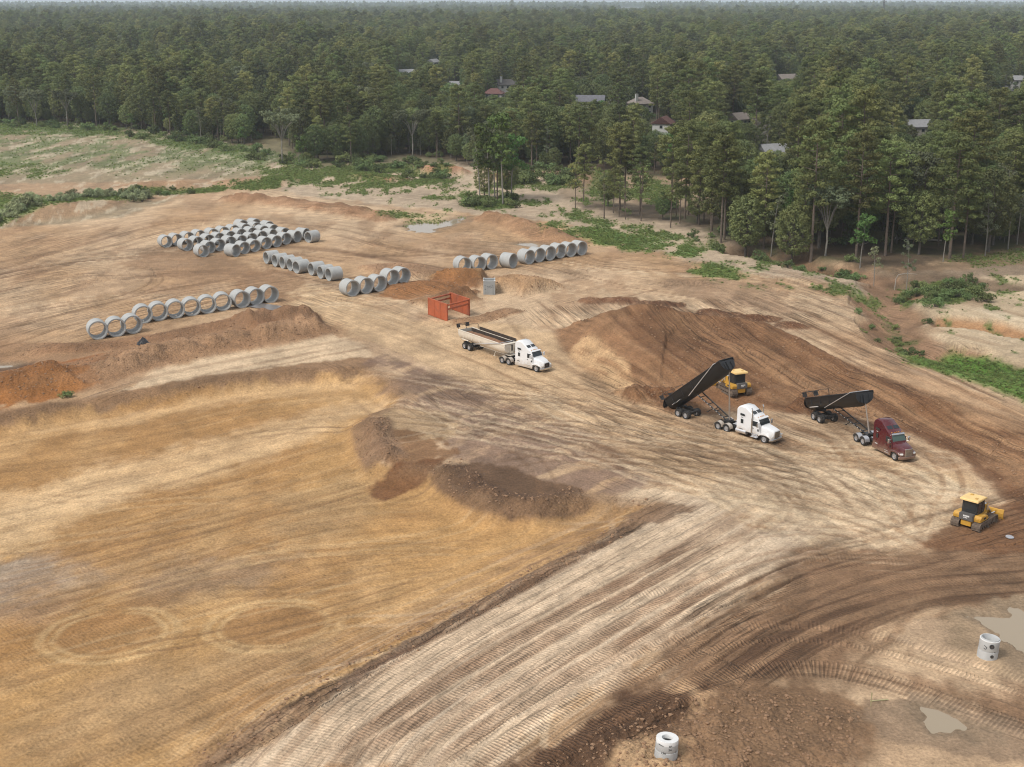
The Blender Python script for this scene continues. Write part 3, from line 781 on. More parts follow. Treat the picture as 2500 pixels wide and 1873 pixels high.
puddle([(1962, 1528), (2000, 1512), (2060, 1530), (2120, 1556), (2190, 1590), (2100, 1596), (2010, 1584), (1972, 1562)], -.15, .3, 1.7)
puddle([(1100, 527), (1150, 524), (1190, 530), (1150, 535)], -.08, .25, .5)
puddle([(-60, 793), (0, 789), (40, 788), (30, 793), (-20, 799)], -1.0, .3, .3)

GZ = Z.reshape(NR, NC)
def ground_z(x, y):
    """height of the ground under a point"""
    i = np.clip(np.searchsorted(yy, y) - 1, 0, NR - 2)
    fy = np.clip((y - yy[i]) / (yy[i + 1] - yy[i]), 0, 1)
    t = x / (y + 15.0)
    j = np.clip(np.searchsorted(tt, t) - 1, 0, NC - 2)
    fx = np.clip((t - tt[j]) / (tt[j + 1] - tt[j]), 0, 1)
    return (GZ[i, j] * (1 - fx) + GZ[i, j + 1] * fx) * (1 - fy) + (GZ[i + 1, j] * (1 - fx) + GZ[i + 1, j + 1] * fx) * fy

def field_at(f, x, y):
    g = f.reshape(NR, NC)
    i = np.clip(np.searchsorted(yy, y), 0, NR - 1)
    j = np.clip(np.searchsorted(tt, x / (y + 15.0)), 0, NC - 1)
    return g[i, j]

def ground_material():
    m, nt, b, out = new_mat('bare_soil')
    N, L = nt.nodes, nt.links
    def attr(n):
        a = N.new('ShaderNodeAttribute'); a.attribute_name = n; return a
    def math_(op, a=None, bb=None, va=0.0, vb=0.0):
        n = N.new('ShaderNodeMath'); n.operation = op
        n.inputs[0].default_value = va; n.inputs[1].default_value = vb
        if a is not None: L.new(a, n.inputs[0])
        if bb is not None: L.new(bb, n.inputs[1])
        return n.outputs[0]
    tc = N.new('ShaderNodeTexCoord')
    soil_a = attr('soil'); ls = attr('lug_s'); lm = attr('lug_m'); cl = attr('clod')
    n1 = N.new('ShaderNodeTexNoise'); n1.inputs['Scale'].default_value = 3.5; n1.inputs['Detail'].default_value = 4; n1.inputs['Roughness'].default_value = .65
    L.new(tc.outputs['Object'], n1.inputs['Vector'])
    n2 = N.new('ShaderNodeTexNoise'); n2.inputs['Scale'].default_value = .9; n2.inputs['Detail'].default_value = 5
    L.new(tc.outputs['Object'], n2.inputs['Vector'])
    vo = N.new('ShaderNodeTexVoronoi'); vo.inputs['Scale'].default_value = 3.2; vo.feature = 'F1'
    L.new(tc.outputs['Object'], vo.inputs['Vector'])
    # lug marks of the crawlers: bars across the track
    lugw = math_('SINE', math_('MULTIPLY', ls.outputs['Fac'], None, 0, 2 * math.pi / .34))
    lug = math_('MULTIPLY', math_('MULTIPLY_ADD', lugw, None, 0, .5), lm.outputs['Fac'])
    lugn = math_('MULTIPLY', lug, math_('ADD', n2.outputs['Fac'], None, 0, .25))
    mr = N.new('ShaderNodeMapRange'); mr.inputs['From Min'].default_value = .34; mr.inputs['From Max'].default_value = .66
    mr.inputs['To Min'].default_value = .79; mr.inputs['To Max'].default_value = 1.21
    L.new(n1.outputs['Fac'], mr.inputs['Value'])
    lugc = math_('MULTIPLY_ADD', lugn, None, 0, .55); 
    N_l = lugc.node; N_l.inputs[2].default_value = 1.0
    fs = attr('fl_s'); ft = attr('fl_t'); fw_ = attr('fl_w')
    cx = N.new('ShaderNodeCombineXYZ')
    L.new(math_('MULTIPLY', fs.outputs['Fac'], None, 0, .07), cx.inputs[0]); L.new(math_('MULTIPLY', ft.outputs['Fac'], None, 0, 1.5), cx.inputs[1])
    n4 = N.new('ShaderNodeTexNoise'); n4.noise_dimensions = '2D'; n4.inputs['Scale'].default_value = 1.0; n4.inputs['Detail'].default_value = 3; n4.inputs['Roughness'].default_value = .62
    L.new(cx.outputs[0], n4.inputs['Vector'])
    st = N.new('ShaderNodeMapRange'); st.inputs['From Min'].default_value = .32; st.inputs['From Max'].default_value = .68
    st.inputs['To Min'].default_value = -.26; st.inputs['To Max'].default_value = .20
    L.new(n4.outputs['Fac'], st.inputs['Value'])
    stm = math_('MULTIPLY_ADD', math_('MULTIPLY', st.outputs[0], fw_.outputs['Fac']), None, 0, 1.0)
    stm.node.inputs[2].default_value = 1.0
    def nz(scale, detail, rough, lo, hi, a, b2):
        n = N.new('ShaderNodeTexNoise'); n.inputs['Scale'].default_value = scale; n.inputs['Detail'].default_value = detail; n.inputs['Roughness'].default_value = rough
        L.new(tc.outputs['Object'], n.inputs['Vector'])
        r = N.new('ShaderNodeMapRange'); r.inputs['From Min'].default_value = lo; r.inputs['From Max'].default_value = hi; r.inputs['To Min'].default_value = a; r.inputs['To Max'].default_value = b2
        L.new(n.outputs['Fac'], r.inputs['Value']); return r.outputs[0]
    speck = nz(1.5, 4, .75, .59, .65, 1.0, .76)          # scattered crumbs and damp spots
    broad = nz(.33, 5, .72, .34, .66, .82, 1.16)        # uneven drying
    cx2 = N.new('ShaderNodeCombineXYZ')
    L.new(math_('MULTIPLY', fs.outputs['Fac'], None, 0, .11), cx2.inputs[0]); L.new(math_('MULTIPLY', ft.outputs['Fac'], None, 0, 3.0), cx2.inputs[1])
    n5 = N.new('ShaderNodeTexNoise'); n5.noise_dimensions = '2D'; n5.inputs['Scale'].default_value = 1.0; n5.inputs['Detail'].default_value = 3; n5.inputs['Roughness'].default_value = .6
    L.new(cx2.outputs[0], n5.inputs['Vector'])
    cr = N.new('ShaderNodeMapRange'); cr.inputs['From Min'].default_value = .57; cr.inputs['From Max'].default_value = .62; cr.inputs['To Min'].default_value = 0; cr.inputs['To Max'].default_value = -.50
    L.new(n5.outputs['Fac'], cr.inputs['Value'])
    line = math_('MULTIPLY_ADD', math_('MULTIPLY', cr.outputs[0], fw_.outputs['Fac']), None, 0, 1.0); line.node.inputs[2].default_value = 1.0
    fac = math_('MULTIPLY', math_('MULTIPLY', mr.outputs[0], lugc), stm)
    fac = math_('MULTIPLY', math_('MULTIPLY', math_('MULTIPLY', fac, speck), broad), line)
    mx = N.new('ShaderNodeMix'); mx.data_type = 'RGBA'; mx.blend_type = 'MULTIPLY'; mx.inputs[0].default_value = 1
    L.new(soil_a.outputs['Color'], mx.inputs[6]); L.new(fac, mx.inputs[7])
    L.new(mx.outputs[2], b.inputs['Base Color'])
    b.inputs['Roughness'].default_value = .95
    b.inputs['Specular IOR Level'].default_value = .2
    h1 = math_('MULTIPLY', n1.outputs['Fac'], None, 0, .10)
    h2 = math_('MULTIPLY', math_('MULTIPLY', vo.outputs['Distance'], cl.outputs['Fac']), None, 0, -.16)
    h3 = math_('MULTIPLY', lug, None, 0, .10)
    h4 = math_('MULTIPLY', math_('MULTIPLY', n4.outputs['Fac'], fw_.outputs['Fac']), None, 0, .30)
    hh = math_('ADD', math_('ADD', math_('ADD', h1, h2), h3), h4)
    bp = N.new('ShaderNodeBump'); bp.inputs['Strength'].default_value = .9; bp.inputs['Distance'].default_value = 1.0
    L.new(hh, bp.inputs['Height']); L.new(bp.outputs[0], b.inputs['Normal'])
    return m

ii = (np.arange(NR - 1)[:, None] * NC + np.arange(NC - 1)[None, :]).ravel()
faces = np.stack([ii, ii + 1, ii + NC + 1, ii + NC], 1)
gme = np_mesh('ground', np.stack([X, Y, Z], 1), faces, smooth=True)
a = gme.attributes.new('soil', 'FLOAT_COLOR', 'POINT')
a.data.foreach_set('color', np.concatenate([soil, np.ones((NV, 1))], 1).astype(np.float32).ravel())
for nm, arr in (('lug_s', lug_s), ('lug_m', lug_m), ('clod', clod), ('fl_s', fl_s), ('fl_t', fl_t), ('fl_w', fl_w)):
    a = gme.attributes.new(nm, 'FLOAT', 'POINT'); a.data.foreach_set('value', arr.astype(np.float32))
ground = link('ground', gme, None, ground_material())
tag(ground, 'sandy bare earthwork ground crossed by vehicle tracks', 'ground', kind='structure')

wmat, nt, b, out = new_mat('muddy_water')
b.inputs['Base Color'].default_value = (*C(168, 152, 128), 1)
b.inputs['Roughness'].default_value = .04
b.inputs['IOR'].default_value = 1.33
b.inputs['Specular IOR Level'].default_value = .6
nz = nt.nodes.new('ShaderNodeTexNoise'); nz.inputs['Scale'].default_value = .5
bp = nt.nodes.new('ShaderNodeBump'); bp.inputs['Strength'].default_value = .03
nt.links.new(nz.outputs['Fac'], bp.inputs['Height']); nt.links.new(bp.outputs[0], b.inputs['Normal'])
for k, (w, z) in enumerate(WATER):
    me = bpy.data.meshes.new('puddle')
    me.from_pydata([(p[0], p[1], z) for p in w], [], [list(range(len(w)))])
    o = link('puddle', me, None, wmat)
    tag(o, ['shallow muddy puddle behind the pipes near the soil ridge', 'large tan puddle beside the concrete manhole with pipe holes', 'pale puddle at the lower right of the dirt site',
            'thin puddle sliver left of the right row of pipes', 'puddle in the trench at the left edge'][k], 'puddle', kind='structure')
# ------------------------------------------------------------------ mesh builder for made things
SPLIT = {'step', 'tarp_arm', 'push_arm', 'side_fender', 'roof_vent', 'top_rail', 'mast_leg', 'mud_flap', 'blade_ribs', 'stiffener', 'top_lip'}
TINY = {'lettering', 'marker_lights', 'reflective_tape', 'side_marker_lights', 'form_seam', 'handwriting', 'grille_bars', 'small_print', 'marking', 'roller', 'track_shoes', 'mast_lattice', 'blade_cylinder', 'decal'}
class MB:
    def __init__(self): self.v = []; self.f = []; self.pc = []
    def add(self, vs, fs):
        b = len(self.v); self.pc.append((vs, fs)); self.v += [tuple(p) for p in vs]; self.f += [tuple(i + b for i in f) for f in fs]
        return self
    def box(self, c, s, rot=None):
        x, y, z = s[0] / 2, s[1] / 2, s[2] / 2
        vs = [Vector(p) for p in ((-x, -y, -z), (x, -y, -z), (x, y, -z), (-x, y, -z), (-x, -y, z), (x, -y, z), (x, y, z), (-x, y, z))]
        if rot is not None:
            m = rot if isinstance(rot, Matrix) else Matrix.Rotation(rot[0], 3, rot[1])
            vs = [m @ p for p in vs]
        c = Vector(c)
        return self.add([p + c for p in vs], [(3, 2, 1, 0), (4, 5, 6, 7), (0, 1, 5, 4), (1, 2, 6, 5), (2, 3, 7, 6), (3, 0, 4, 7)])
    def prism(self, prof, y0, y1, y0b=None, y1b=None):
        """side profile of (x, z) points, extruded across y; optional (x,z)->inset on each side by list"""
        n = len(prof)
        vs = [(x, y0, z) for x, z in prof] + [(x, y1, z) for x, z in prof]
        fs = [tuple(range(n - 1, -1, -1)) if y0 > y1 else tuple(range(n)), tuple(range(n, 2 * n)) if y0 > y1 else tuple(range(2 * n - 1, n - 1, -1))]
        for i in range(n):
            j = (i + 1) % n
            fs.append((i, j, n + j, n + i)[::-1] if y0 < y1 else (i, j, n + j, n + i))
        return self.add(vs, fs)
    def loft(self, rings, cap=True, closed=True):
        n = len(rings[0]); vs = [p for r in rings for p in r]; fs = []
        for k in range(len(rings) - 1):
            for i in range(n if closed else n - 1):
                j = (i + 1) % n
                fs.append((k * n + i, k * n + j, (k + 1) * n + j, (k + 1) * n + i))
        if cap:
            fs.append(tuple(range(n - 1, -1, -1))); fs.append(tuple((len(rings) - 1) * n + i for i in range(n)))
        return self.add(vs, fs)
    def tube(self, pts, r, n=8):
        pts = [Vector(p) for p in pts]; rings = []
        for i, p in enumerate(pts):
            d = (pts[min(i + 1, len(pts) - 1)] - pts[max(i - 1, 0)]).normalized()
            u = d.cross(Vector((0, 0, 1)))
            if u.length < 1e-3: u = d.cross(Vector((0, 1, 0)))
            u.normalize(); w = d.cross(u)
            rr = r[i] if isinstance(r, (list, tuple)) else r
            rings.append([p + (u * math.cos(a) + w * math.sin(a)) * rr for a in [2 * math.pi * k / n for k in range(n)]])
        return self.loft(rings)
    def bar(self, p, q, w, h=None):
        p, q = Vector(p), Vector(q); d = q - p
        m = d.to_track_quat('X', 'Z').to_matrix()
        return self.box((p + q) / 2, (d.length, w, h or w), m)
    def lathe(self, prof, axis='Y', n=20, c=(0, 0, 0), closed_prof=True):
        """prof: (radius, along) points"""
        rings = []
        for r, t in prof:
            ring = []
            for k in range(n):
                a = 2 * math.pi * k / n
                u, v = r * math.cos(a), r * math.sin(a)
                ring.append({'Y': (u, t, v), 'Z': (u, v, t), 'X': (t, u, v)}[axis])
            rings.append([Vector(p) + Vector(c) for p in ring])
        if closed_prof: rings.append(rings[0])
        return self.loft(rings, cap=not closed_prof)
    def mesh(self, name, bevel=0.0, seg=2, smooth=False, ang=35):
        me = bpy.data.meshes.new(name)
        bm = bmesh.new()
        vs = [bm.verts.new(p) for p in self.v]
        for f in self.f:
            try: bm.faces.new([vs[i] for i in f])
            except ValueError: pass
        bmesh.ops.remove_doubles(bm, verts=bm.verts, dist=1e-5)
        bmesh.ops.recalc_face_normals(bm, faces=bm.faces)
        if bevel > 0:
            es = [e for e in bm.edges if len(e.link_faces) == 2 and e.calc_face_angle(0) > R(ang)]
            bmesh.ops.bevel(bm, geom=es, offset=bevel, segments=seg, affect='EDGES', clamp_overlap=True)
        if smooth:
            for f in bm.faces: f.smooth = True
            for e in bm.edges:
                if len(e.link_faces) == 2 and e.calc_face_angle(0) > R(40): e.smooth = False
        bm.to_mesh(me); bm.free()
        return me
    def build(self, name, material, parent=None, bevel=0.0, seg=2, smooth=False):
        if name in SPLIT and len(self.pc) > 1:              # pieces that one could pick apart: an object each
            o = None
            for vs, fs in self.pc:
                o = link(name, MB().add(vs, fs).mesh(name, bevel, seg, smooth), parent, material)
            return o
        if name in TINY and len(self.pc) > 1:
            o = link(name, self.mesh(name, bevel, seg, smooth), parent, material); o['kind'] = 'stuff'; return o
        return link(name, self.mesh(name, bevel, seg, smooth), parent, material)

WHITE = mat('white_truck_paint', (.66, .66, .66), .28, 0, .03, .8, (.42, .34, .25), .06, coat=.4, dust=(.38, .30, .215))
MAROON = mat('maroon_truck_paint', (.075, .006, .010), .25, 0, .05, .8, (.22, .12, .09), .05, coat=.5, dust=(.22, .15, .105))
CHROME = mat('chrome', (.55, .55, .55), .22, .9, .05, 2, (.35, .28, .2), .08)
ALU = mat('polished_aluminium', (.62, .62, .63), .32, .7, .06, 3, (.4, .32, .24), .1)
BLACKP = mat('black_trailer_paint', (.008, .008, .009), .38, 0, .2, 1.2, (.05, .04, .032), .03)
RUBBER = mat('tyre_rubber', (.022, .021, .02), .85, 0, .2, 4, (.17, .13, .095), .22)
CHASSIS = mat('chassis_black', (.018, .017, .017), .6, 0, .2, 3, (.1, .08, .06), .2)
GLASS = mat('dark_glass', (.018, .024, .028), .08, 0, .05, 1, spec=.6)
GLASSG = mat('green_glass', (.05, .085, .07), .08, 0, .05, 1, spec=.6)
CREAM = mat('cream_trailer_paint', (.62, .56, .47), .4, 0, .06, 1.0, (.36, .27, .18), .16)
LAMP = mat('headlamp_lens', (.7, .7, .68), .12, 0, .05, 4)
AMBER = mat('amber_marker', (.6, .25, .03), .3, 0, .05, 4)
DARKST = mat('dark_rusty_steel', (.035, .026, .02), .6, 0, .2, 3, (.12, .06, .03), .2)
SPOIL = mat('loose_spoil', tuple(C(146, 108, 80)), .95, 0, .25, 3, tuple(C(112, 82, 60)), .2, .6)
INK = mat('black_lettering', (.02, .02, .022), .7, 0, .05, 2)

def at_ground(o, pts):
    zs = [float(ground_z(p[0], p[1])) for p in pts]
    return sum(zs) / len(zs)

WHEELS = {}
def wheel(parent, x, y, dual=False, r=.52, rim=ALU):
    """wheel > tyre, rim"""
    key = (dual, r, rim.name)
    if key not in WHEELS:
        w = .56 if dual else .30
        t = MB()
        if dual:
            for o in (-.155, .155):
                t.lathe([(r * .58, o - .12), (r * .93, o - .135), (r, o - .10), (r, o + .10), (r * .93, o + .135), (r * .58, o + .12)], 'Y', 22)
        else:
            t.lathe([(r * .58, -.13), (r * .93, -.15), (r, -.11), (r, .11), (r * .93, .15), (r * .58, .13)], 'Y', 22)
        q = MB(); o = -.27 if dual else -.14
        q.lathe([(r * .62, o), (r * .56, o + .01), (r * .50, o + .10), (r * .22, o + .13), (r * .20, o - .03 if not dual else o + .02), (.0, o - .03 if not dual else o + .02), (.0, -o), (r * .62, -o)], 'Y', 18)
        for k in range(8):
            a = k * math.pi / 4
            q.box((math.cos(a) * r * .34, o + .06, math.sin(a) * r * .34), (.06, .1, .06))
        WHEELS[key] = (t.mesh('tyre', smooth=True), q.mesh('rim', smooth=True))
    e = empty('wheel'); e.parent = parent; e.location = (x, y, r)
    if y > 0: e.rotation_euler = (0, 0, math.pi)
    link('tyre', WHEELS[key][0], e, RUBBER); link('rim', WHEELS[key][1], e, rim)
    return e

def arc_guard(r, w, a0, a1, th=.03, n=10):
    m = MB(); rings = []
    for k in range(n + 1):
        a = a0 + (a1 - a0) * k / n
        c, s = math.cos(a), math.sin(a)
        rings.append([(c * r, -w / 2, s * r), (c * r, w / 2, s * r), (c * (r - th), w / 2, s * (r - th)), (c * (r - th), -w / 2, s * (r - th))])
    return m.loft(rings)

def tractor(kind, paint, A, B, label, glass=GLASS):
    """A = near front wheel contact, B = near rear tandem contact (right-hand side wheels); origin between the rear axles"""
    h = (A - B).to_2d().normalized()
    right = Vector((h.y, -h.x))
    c = B.to_2d() - right * 1.08
    wb = max(5.8, min(6.6, (A - B).length))
    ang = math.atan2(h.y, h.x)
    f = c + h * wb
    zr = float(ground_z(c.x, c.y)); zf = float(ground_z(f.x, f.y))
    t = empty('semi_tractor', (c.x, c.y, zr - .02), ang)
    t.rotation_euler = (0, -math.atan2(zf - zr, wb), ang)
    tag(t, label, 'truck', 'semi tractors with tipping trailers')
    fx = wb                                     # front axle
    sl, sf, cf, hf = fx - 4.25, fx - 2.0, fx - .72, fx + 1.05   # sleeper rear, sleeper front, cowl, nose
    # chassis
    m = MB()
    for s in (-1, 1): m.box(((fx - 1.0) / 2, s * .43, .85), (fx + 1.2, .09, .28))
    for x in (-1.3, -.6, .1, .8, 1.6): m.box((x, 0, .85), (.12, .8, .2))
    for x in (-.66, .66): m.box((x, 0, .52), (.22, 1.9, .2)); m.box((x, 0, .6), (.5, .5, .4))
    m.box((fx, 0, .5), (.16, 1.9, .14))
    m.build('chassis', CHASSIS, t, .015, 1)
    m = MB(); m.box((.15, 0, 1.12), (.95, .9, .12)); m.box((-.55, 0, 1.05), (.5, .5, .07), (R(-12), 'Y')); m.build('fifth_wheel', CHASSIS, t, .03, 1)
    m = MB(); m.box((1.35, 0, 1.05), (.75, .7, .05)); m.box((1.2, .2, 1.25), (.3, .25, .35)); m.build('deck_plate', ALU, t, .02, 1)
    # cab and sleeper: one shell, high roof sloping down to the windscreen
    H = 3.95 if kind == 'aero' else 3.85
    prof = [(sl, .78), (sl, 3.45), (sl + .12, H - .12), (sl + .35, H), (sl + 1.15, H - .02), (sf + .12, 3.12), (cf - .62, 2.86), (cf - .42, 2.78), (cf, 1.98), (cf + .02, .8)]
    cab = MB(); ws = {0: 1.12, 1: 1.12, 2: 1.0, 3: .9, 4: .86, 5: .96, 6: .96, 7: .95, 8: 1.0, 9: 1.02}
    n = len(prof); rings = []
    for s in (-1, -.86, .86, 1):
        rings.append([(x, s * ws[i], z - (.10 if abs(s) == 1 and 2 <= i <= 7 else 0)) for i, (x, z) in enumerate(prof)])
    cab.loft(rings)
    cab.build('cab', paint, t, .05, 2, True)
    # hood: lofted sections from cowl to grille, narrowing forwards
    ho = MB(); rr = []
    if paint is MAROON:
        secs = [(cf, .95, 1.98, .82), (fx - .2, .86, 1.92, .80), (fx + .45, .76, 1.80, .76), (hf - .08, .62, 1.66, .66), (hf, .58, 1.60, .64)]
    elif kind == 'aero':
        secs = [(cf, 1.0, 1.96, .82), (fx - .2, .92, 1.86, .80), (fx + .45, .80, 1.70, .78), (hf - .12, .62, 1.46, .72), (hf, .56, 1.30, .72)]
    else:
        secs = [(cf, .92, 1.98, .82), (fx - .2, .82, 1.92, .80), (fx + .45, .72, 1.80, .78), (hf - .06, .62, 1.66, .70), (hf, .60, 1.60, .68)]
    for x, w, z, z0 in secs:
        rr.append([(x, -w, z0), (x, -w, z - .22), (x, -w * .86, z - .05), (x, -w * .45, z), (x, w * .45, z), (x, w * .86, z - .05), (x, w, z - .22), (x, w, z0)])
    ho.loft(rr)
    hood = ho.build('hood', paint, t, .03, 2, True)
    for s in (-1, 1):
        fe = MB(); rr = []
        ks = [-1.0, -.82, -.55, -.2, .15, .5, .8, 1.0, 1.12]
        for u in ks:
            x = fx + u * .88
            top = (.72 + .52 * math.sqrt(max(0, 1 - (u * .92) ** 2))) if kind != 'aero' else (.74 + .50 * math.sqrt(max(0, 1 - (u * .86) ** 2)))
            w0 = s * (.55 if u < .6 else .45); w1 = s * (1.20 - (.10 if u > .9 else 0))
            rr.append([(x, w0, top), (x, w1 - s * .08, top), (x, w1, top - .08), (x, w1, top - .24), (x, w0, top - .24)])
        fe.loft(rr); fe.build('fender', paint, hood, .02, 1, True)
        hl = MB()
        if kind == 'aero': hl.box((hf - .12, s * .88, .98), (.2, .36, .2), (s * R(24), 'Z'))
        else: hl.box((hf + .0, s * .86, 1.02), (.14, .34, .2))
        hl.build('headlight', LAMP, hood, .04, 2)
    g = MB(); gw, gz0, gz1 = (.50, .60, 1.60) if paint is MAROON else (.50, .74, 1.34) if kind == 'aero' else (.50, .72, 1.56)
    g.box((hf + .02, 0, (gz0 + gz1) / 2), (.06, gw * 2, gz1 - gz0))
    gr = g.build('grille', DARKST if kind == 'aero' and paint is WHITE else CHROME, t, .03, 1)
    m = MB()
    for k in range(9): m.box((hf + .055, -gw + .1 + k * (2 * gw - .2) / 8, (gz0 + gz1) / 2), (.02, .035, gz1 - gz0 - .12))
    m.build('grille_bars', DARKST, gr)
    bm_ = MB(); bp_ = []
    for y, dx in ((-1.2, -.32), (-.9, -.05), (-.4, .06), (.4, .06), (.9, -.05), (1.2, -.32)):
        bp_.append([(hf + dx + .02, y, .36), (hf + dx + .12, y, .40), (hf + dx + .12, y, .68), (hf + dx, y, .70)])
    bm_.loft(bp_); bm_.build('bumper', paint if paint is MAROON else CHROME, t, .02, 1, True)
    # glass, set 1 cm proud of the shell
    def pane(name, pts, off, gm=glass, parent=t):
        p0, p1, p2 = Vector(pts[0]), Vector(pts[1]), Vector(pts[2])
        nn = (p1 - p0).cross(p2 - p0).normalized() * off
        a = [Vector(p) + nn for p in pts]; b = [Vector(p) - nn * .5 for p in pts]
        k = len(pts)
        mm = MB(); mm.add(a + b, [tuple(range(k)), tuple(range(2 * k - 1, k - 1, -1))] + [(i, i + k, (i + 1) % k + k, (i + 1) % k) for i in range(k)])
        return mm.build(name, gm, parent)
    # windscreen follows the slope between prof[7] and prof[8]
    def sl_pt(u, y): return (cf - .42 + .42 * u, y, 2.78 - .80 * u)
    pane('windscreen', [sl_pt(.12, -.86), sl_pt(.95, -.92), sl_pt(.95, .92), sl_pt(.12, .86)], .02, GLASSG if paint is MAROON else glass)
    for y0, y1 in ((-.80, -.08), (.08, .80)):
        def rp(u, y): return (sl + 1.15 + (sf + .12 - sl - 1.15) * u, y * (.97 + .03 * u), H - .02 + (3.12 - H + .02) * u)
        pane('roof_window', [rp(.62, y0), rp(.96, y0), rp(.96, y1), rp(.62, y1)], .02)
    for s in (-1, 1):
        o = s * 1.125
        def sp(pts): return [(x, o * (1 if x < sf else .935), z) for x, z in (pts if s > 0 else pts[::-1])]
        d = MB(); d.box(((sf + cf) / 2 - .02, s * 1.0, 1.62), (cf - sf - .22, .10, 1.62)); dd = d.build('door', paint, t, .03, 1)
        pane('door_window', [(x, s * 1.056, z) for x, z in ([(sf + .14, 1.78), (cf - .2, 1.78), (cf - .42, 2.42), (sf + .14, 2.42)][::(1 if s < 0 else -1)])], .008, glass, dd)
        hd = MB(); hd.box((sf + .22, s * 1.07, 1.5), (.2, .05, .07)); hd.build('handle', DARKST, dd)
        vw = MB(); vw.box((cf - .3, s * 1.055, 1.38), (.2, .02, .28)); vw.build('lower_window', glass, dd)
        pane('sleeper_window', [(x, s * 1.12, z) for x, z in ([(sl + .62, 1.75), (sl + 1.0, 1.75), (sl + 1.0, 2.28), (sl + .62, 2.28)][::(1 if s < 0 else -1)])], .012)
        pane('upper_sleeper_window', [(x, s * 1.12, z) for x, z in ([(sl + .52, 2.72), (sl + 1.26, 2.72), (sl + 1.12, 2.98), (sl + .52, 3.0)][::(1 if s < 0 else -1)])], .012)
        mi = MB(); mi.box((cf - .12, s * 1.42, 2.12), (.16, .26, .52)); mi.bar((cf - .15, s * 1.05, 2.3), (cf - .12, s * 1.42, 2.3), .04); mi.bar((cf - .15, s * 1.05, 1.9), (cf - .12, s * 1.42, 1.9), .04)
        mi.build('mirror', CHROME if kind != 'aero' or paint is MAROON else WHITE, t, .03, 1)
        le = MB()
        for k in range(3): le.box((sl + .55 + k * .17, s * 1.127, 1.02 + .02 * (k % 2)), (.13, .008, .09))
        for k in range(2): le.box((sl + .72 + k * .16, s * 1.127, 2.52), (.12, .008, .07))
        le.build('lettering', INK if paint is WHITE else LAMP, t)
        if kind == 'aero':
            sk = MB(); sk.prism([(sl, .36), (fx - .78, .34), (fx - .72, .82), (cf, .84), (sl, .84)], s * 1.02, s * 1.17)
            skp = sk.build('side_skirt', paint, t, .04, 2)
            st = MB(); st.box((fx - 1.4, s * 1.18, .55), (.75, .05, .08)); st.box((fx - 1.5, s * 1.18, .78), (.7, .05, .06)); st.build('step', ALU, skp)
        else:
            tk = MB(); tk.lathe([(.0, sl - .1), (.33, sl - .1), (.33, sl + 1.45), (.0, sl + 1.45)], 'X', 18, (0, s * .86, .68), False); tk.build('fuel_tank', ALU, t, 0, 1, True)
            st = MB()
            st.box((fx - 1.55, s * .98, .42), (.95, .42, .08)); st.box((fx - 1.55, s * .95, .72), (.95, .34, .08)); st.box((fx - 1.55, s * .84, .6), (.95, .2, .42))
            st.build('step', ALU, t, .02, 1)
            ex = MB(); ex.tube([(sf + .05, s * 1.08, .9), (sf + .05, s * 1.08, 2.7)], .11, 12); ex.tube([(sf + .05, s * 1.08, 2.7), (sf + .05, s * 1.08, 3.75), (sf - .08, s * 1.08, 4.0)], .075, 10)
            ex.build('exhaust_stack', CHROME, t, 0, 1, True)
    for x in (-.66, .66):
        for s in (-1, 1):
            wheel(t, x, s * .98, True)
            gd = arc_guard(.64, .62, R(5), R(175)); o = gd.build('mudguard', WHITE if kind == 'classic' or paint is WHITE else ALU, t, 0, 1, True); o.location = (x, s * .98, .52)
    for s in (-1, 1): wheel(t, fx, s * 1.04, False)
    vz = MB(); vz.box((cf - .34, 0, 2.79), (.26, 1.76, .05), (R(28), 'Y')); vz.build('sun_visor', CHROME if paint is MAROON else WHITE, t, .01, 1)
    mk = MB()
    for y in (-.7, -.25, 0, .25, .7): mk.box((cf - .62, y, 2.92), (.1, .12, .05))
    mk.build('marker_lights', AMBER, t)
    ah = MB(); ah.tube([(sl + .02, .15, 1.0), (sl - .25, .2, 1.7), (sl - .5, .1, 1.3), (-.1, .0, 1.25)], .03, 6); ah.build('air_hose', CHASSIS, t)
    return t, h

def u_section(x, w, zt, zb, inset=0.0, n=13):
    """half-round cross-section of a tub: from left rim down round to the right rim"""
    pts = [(x, -(w - inset), zt)]
    for k in range(n):
        a = math.pi * k / (n - 1)
        pts.append((x, -(w - inset) * math.cos(a), zb + inset + (zt - zb) * .74 * (1 - math.sin(a))))
    pts.append((x, w - inset, zt))
    return pts

def u_section_v(*a): return [Vector(p) for p in u_section(*a)]

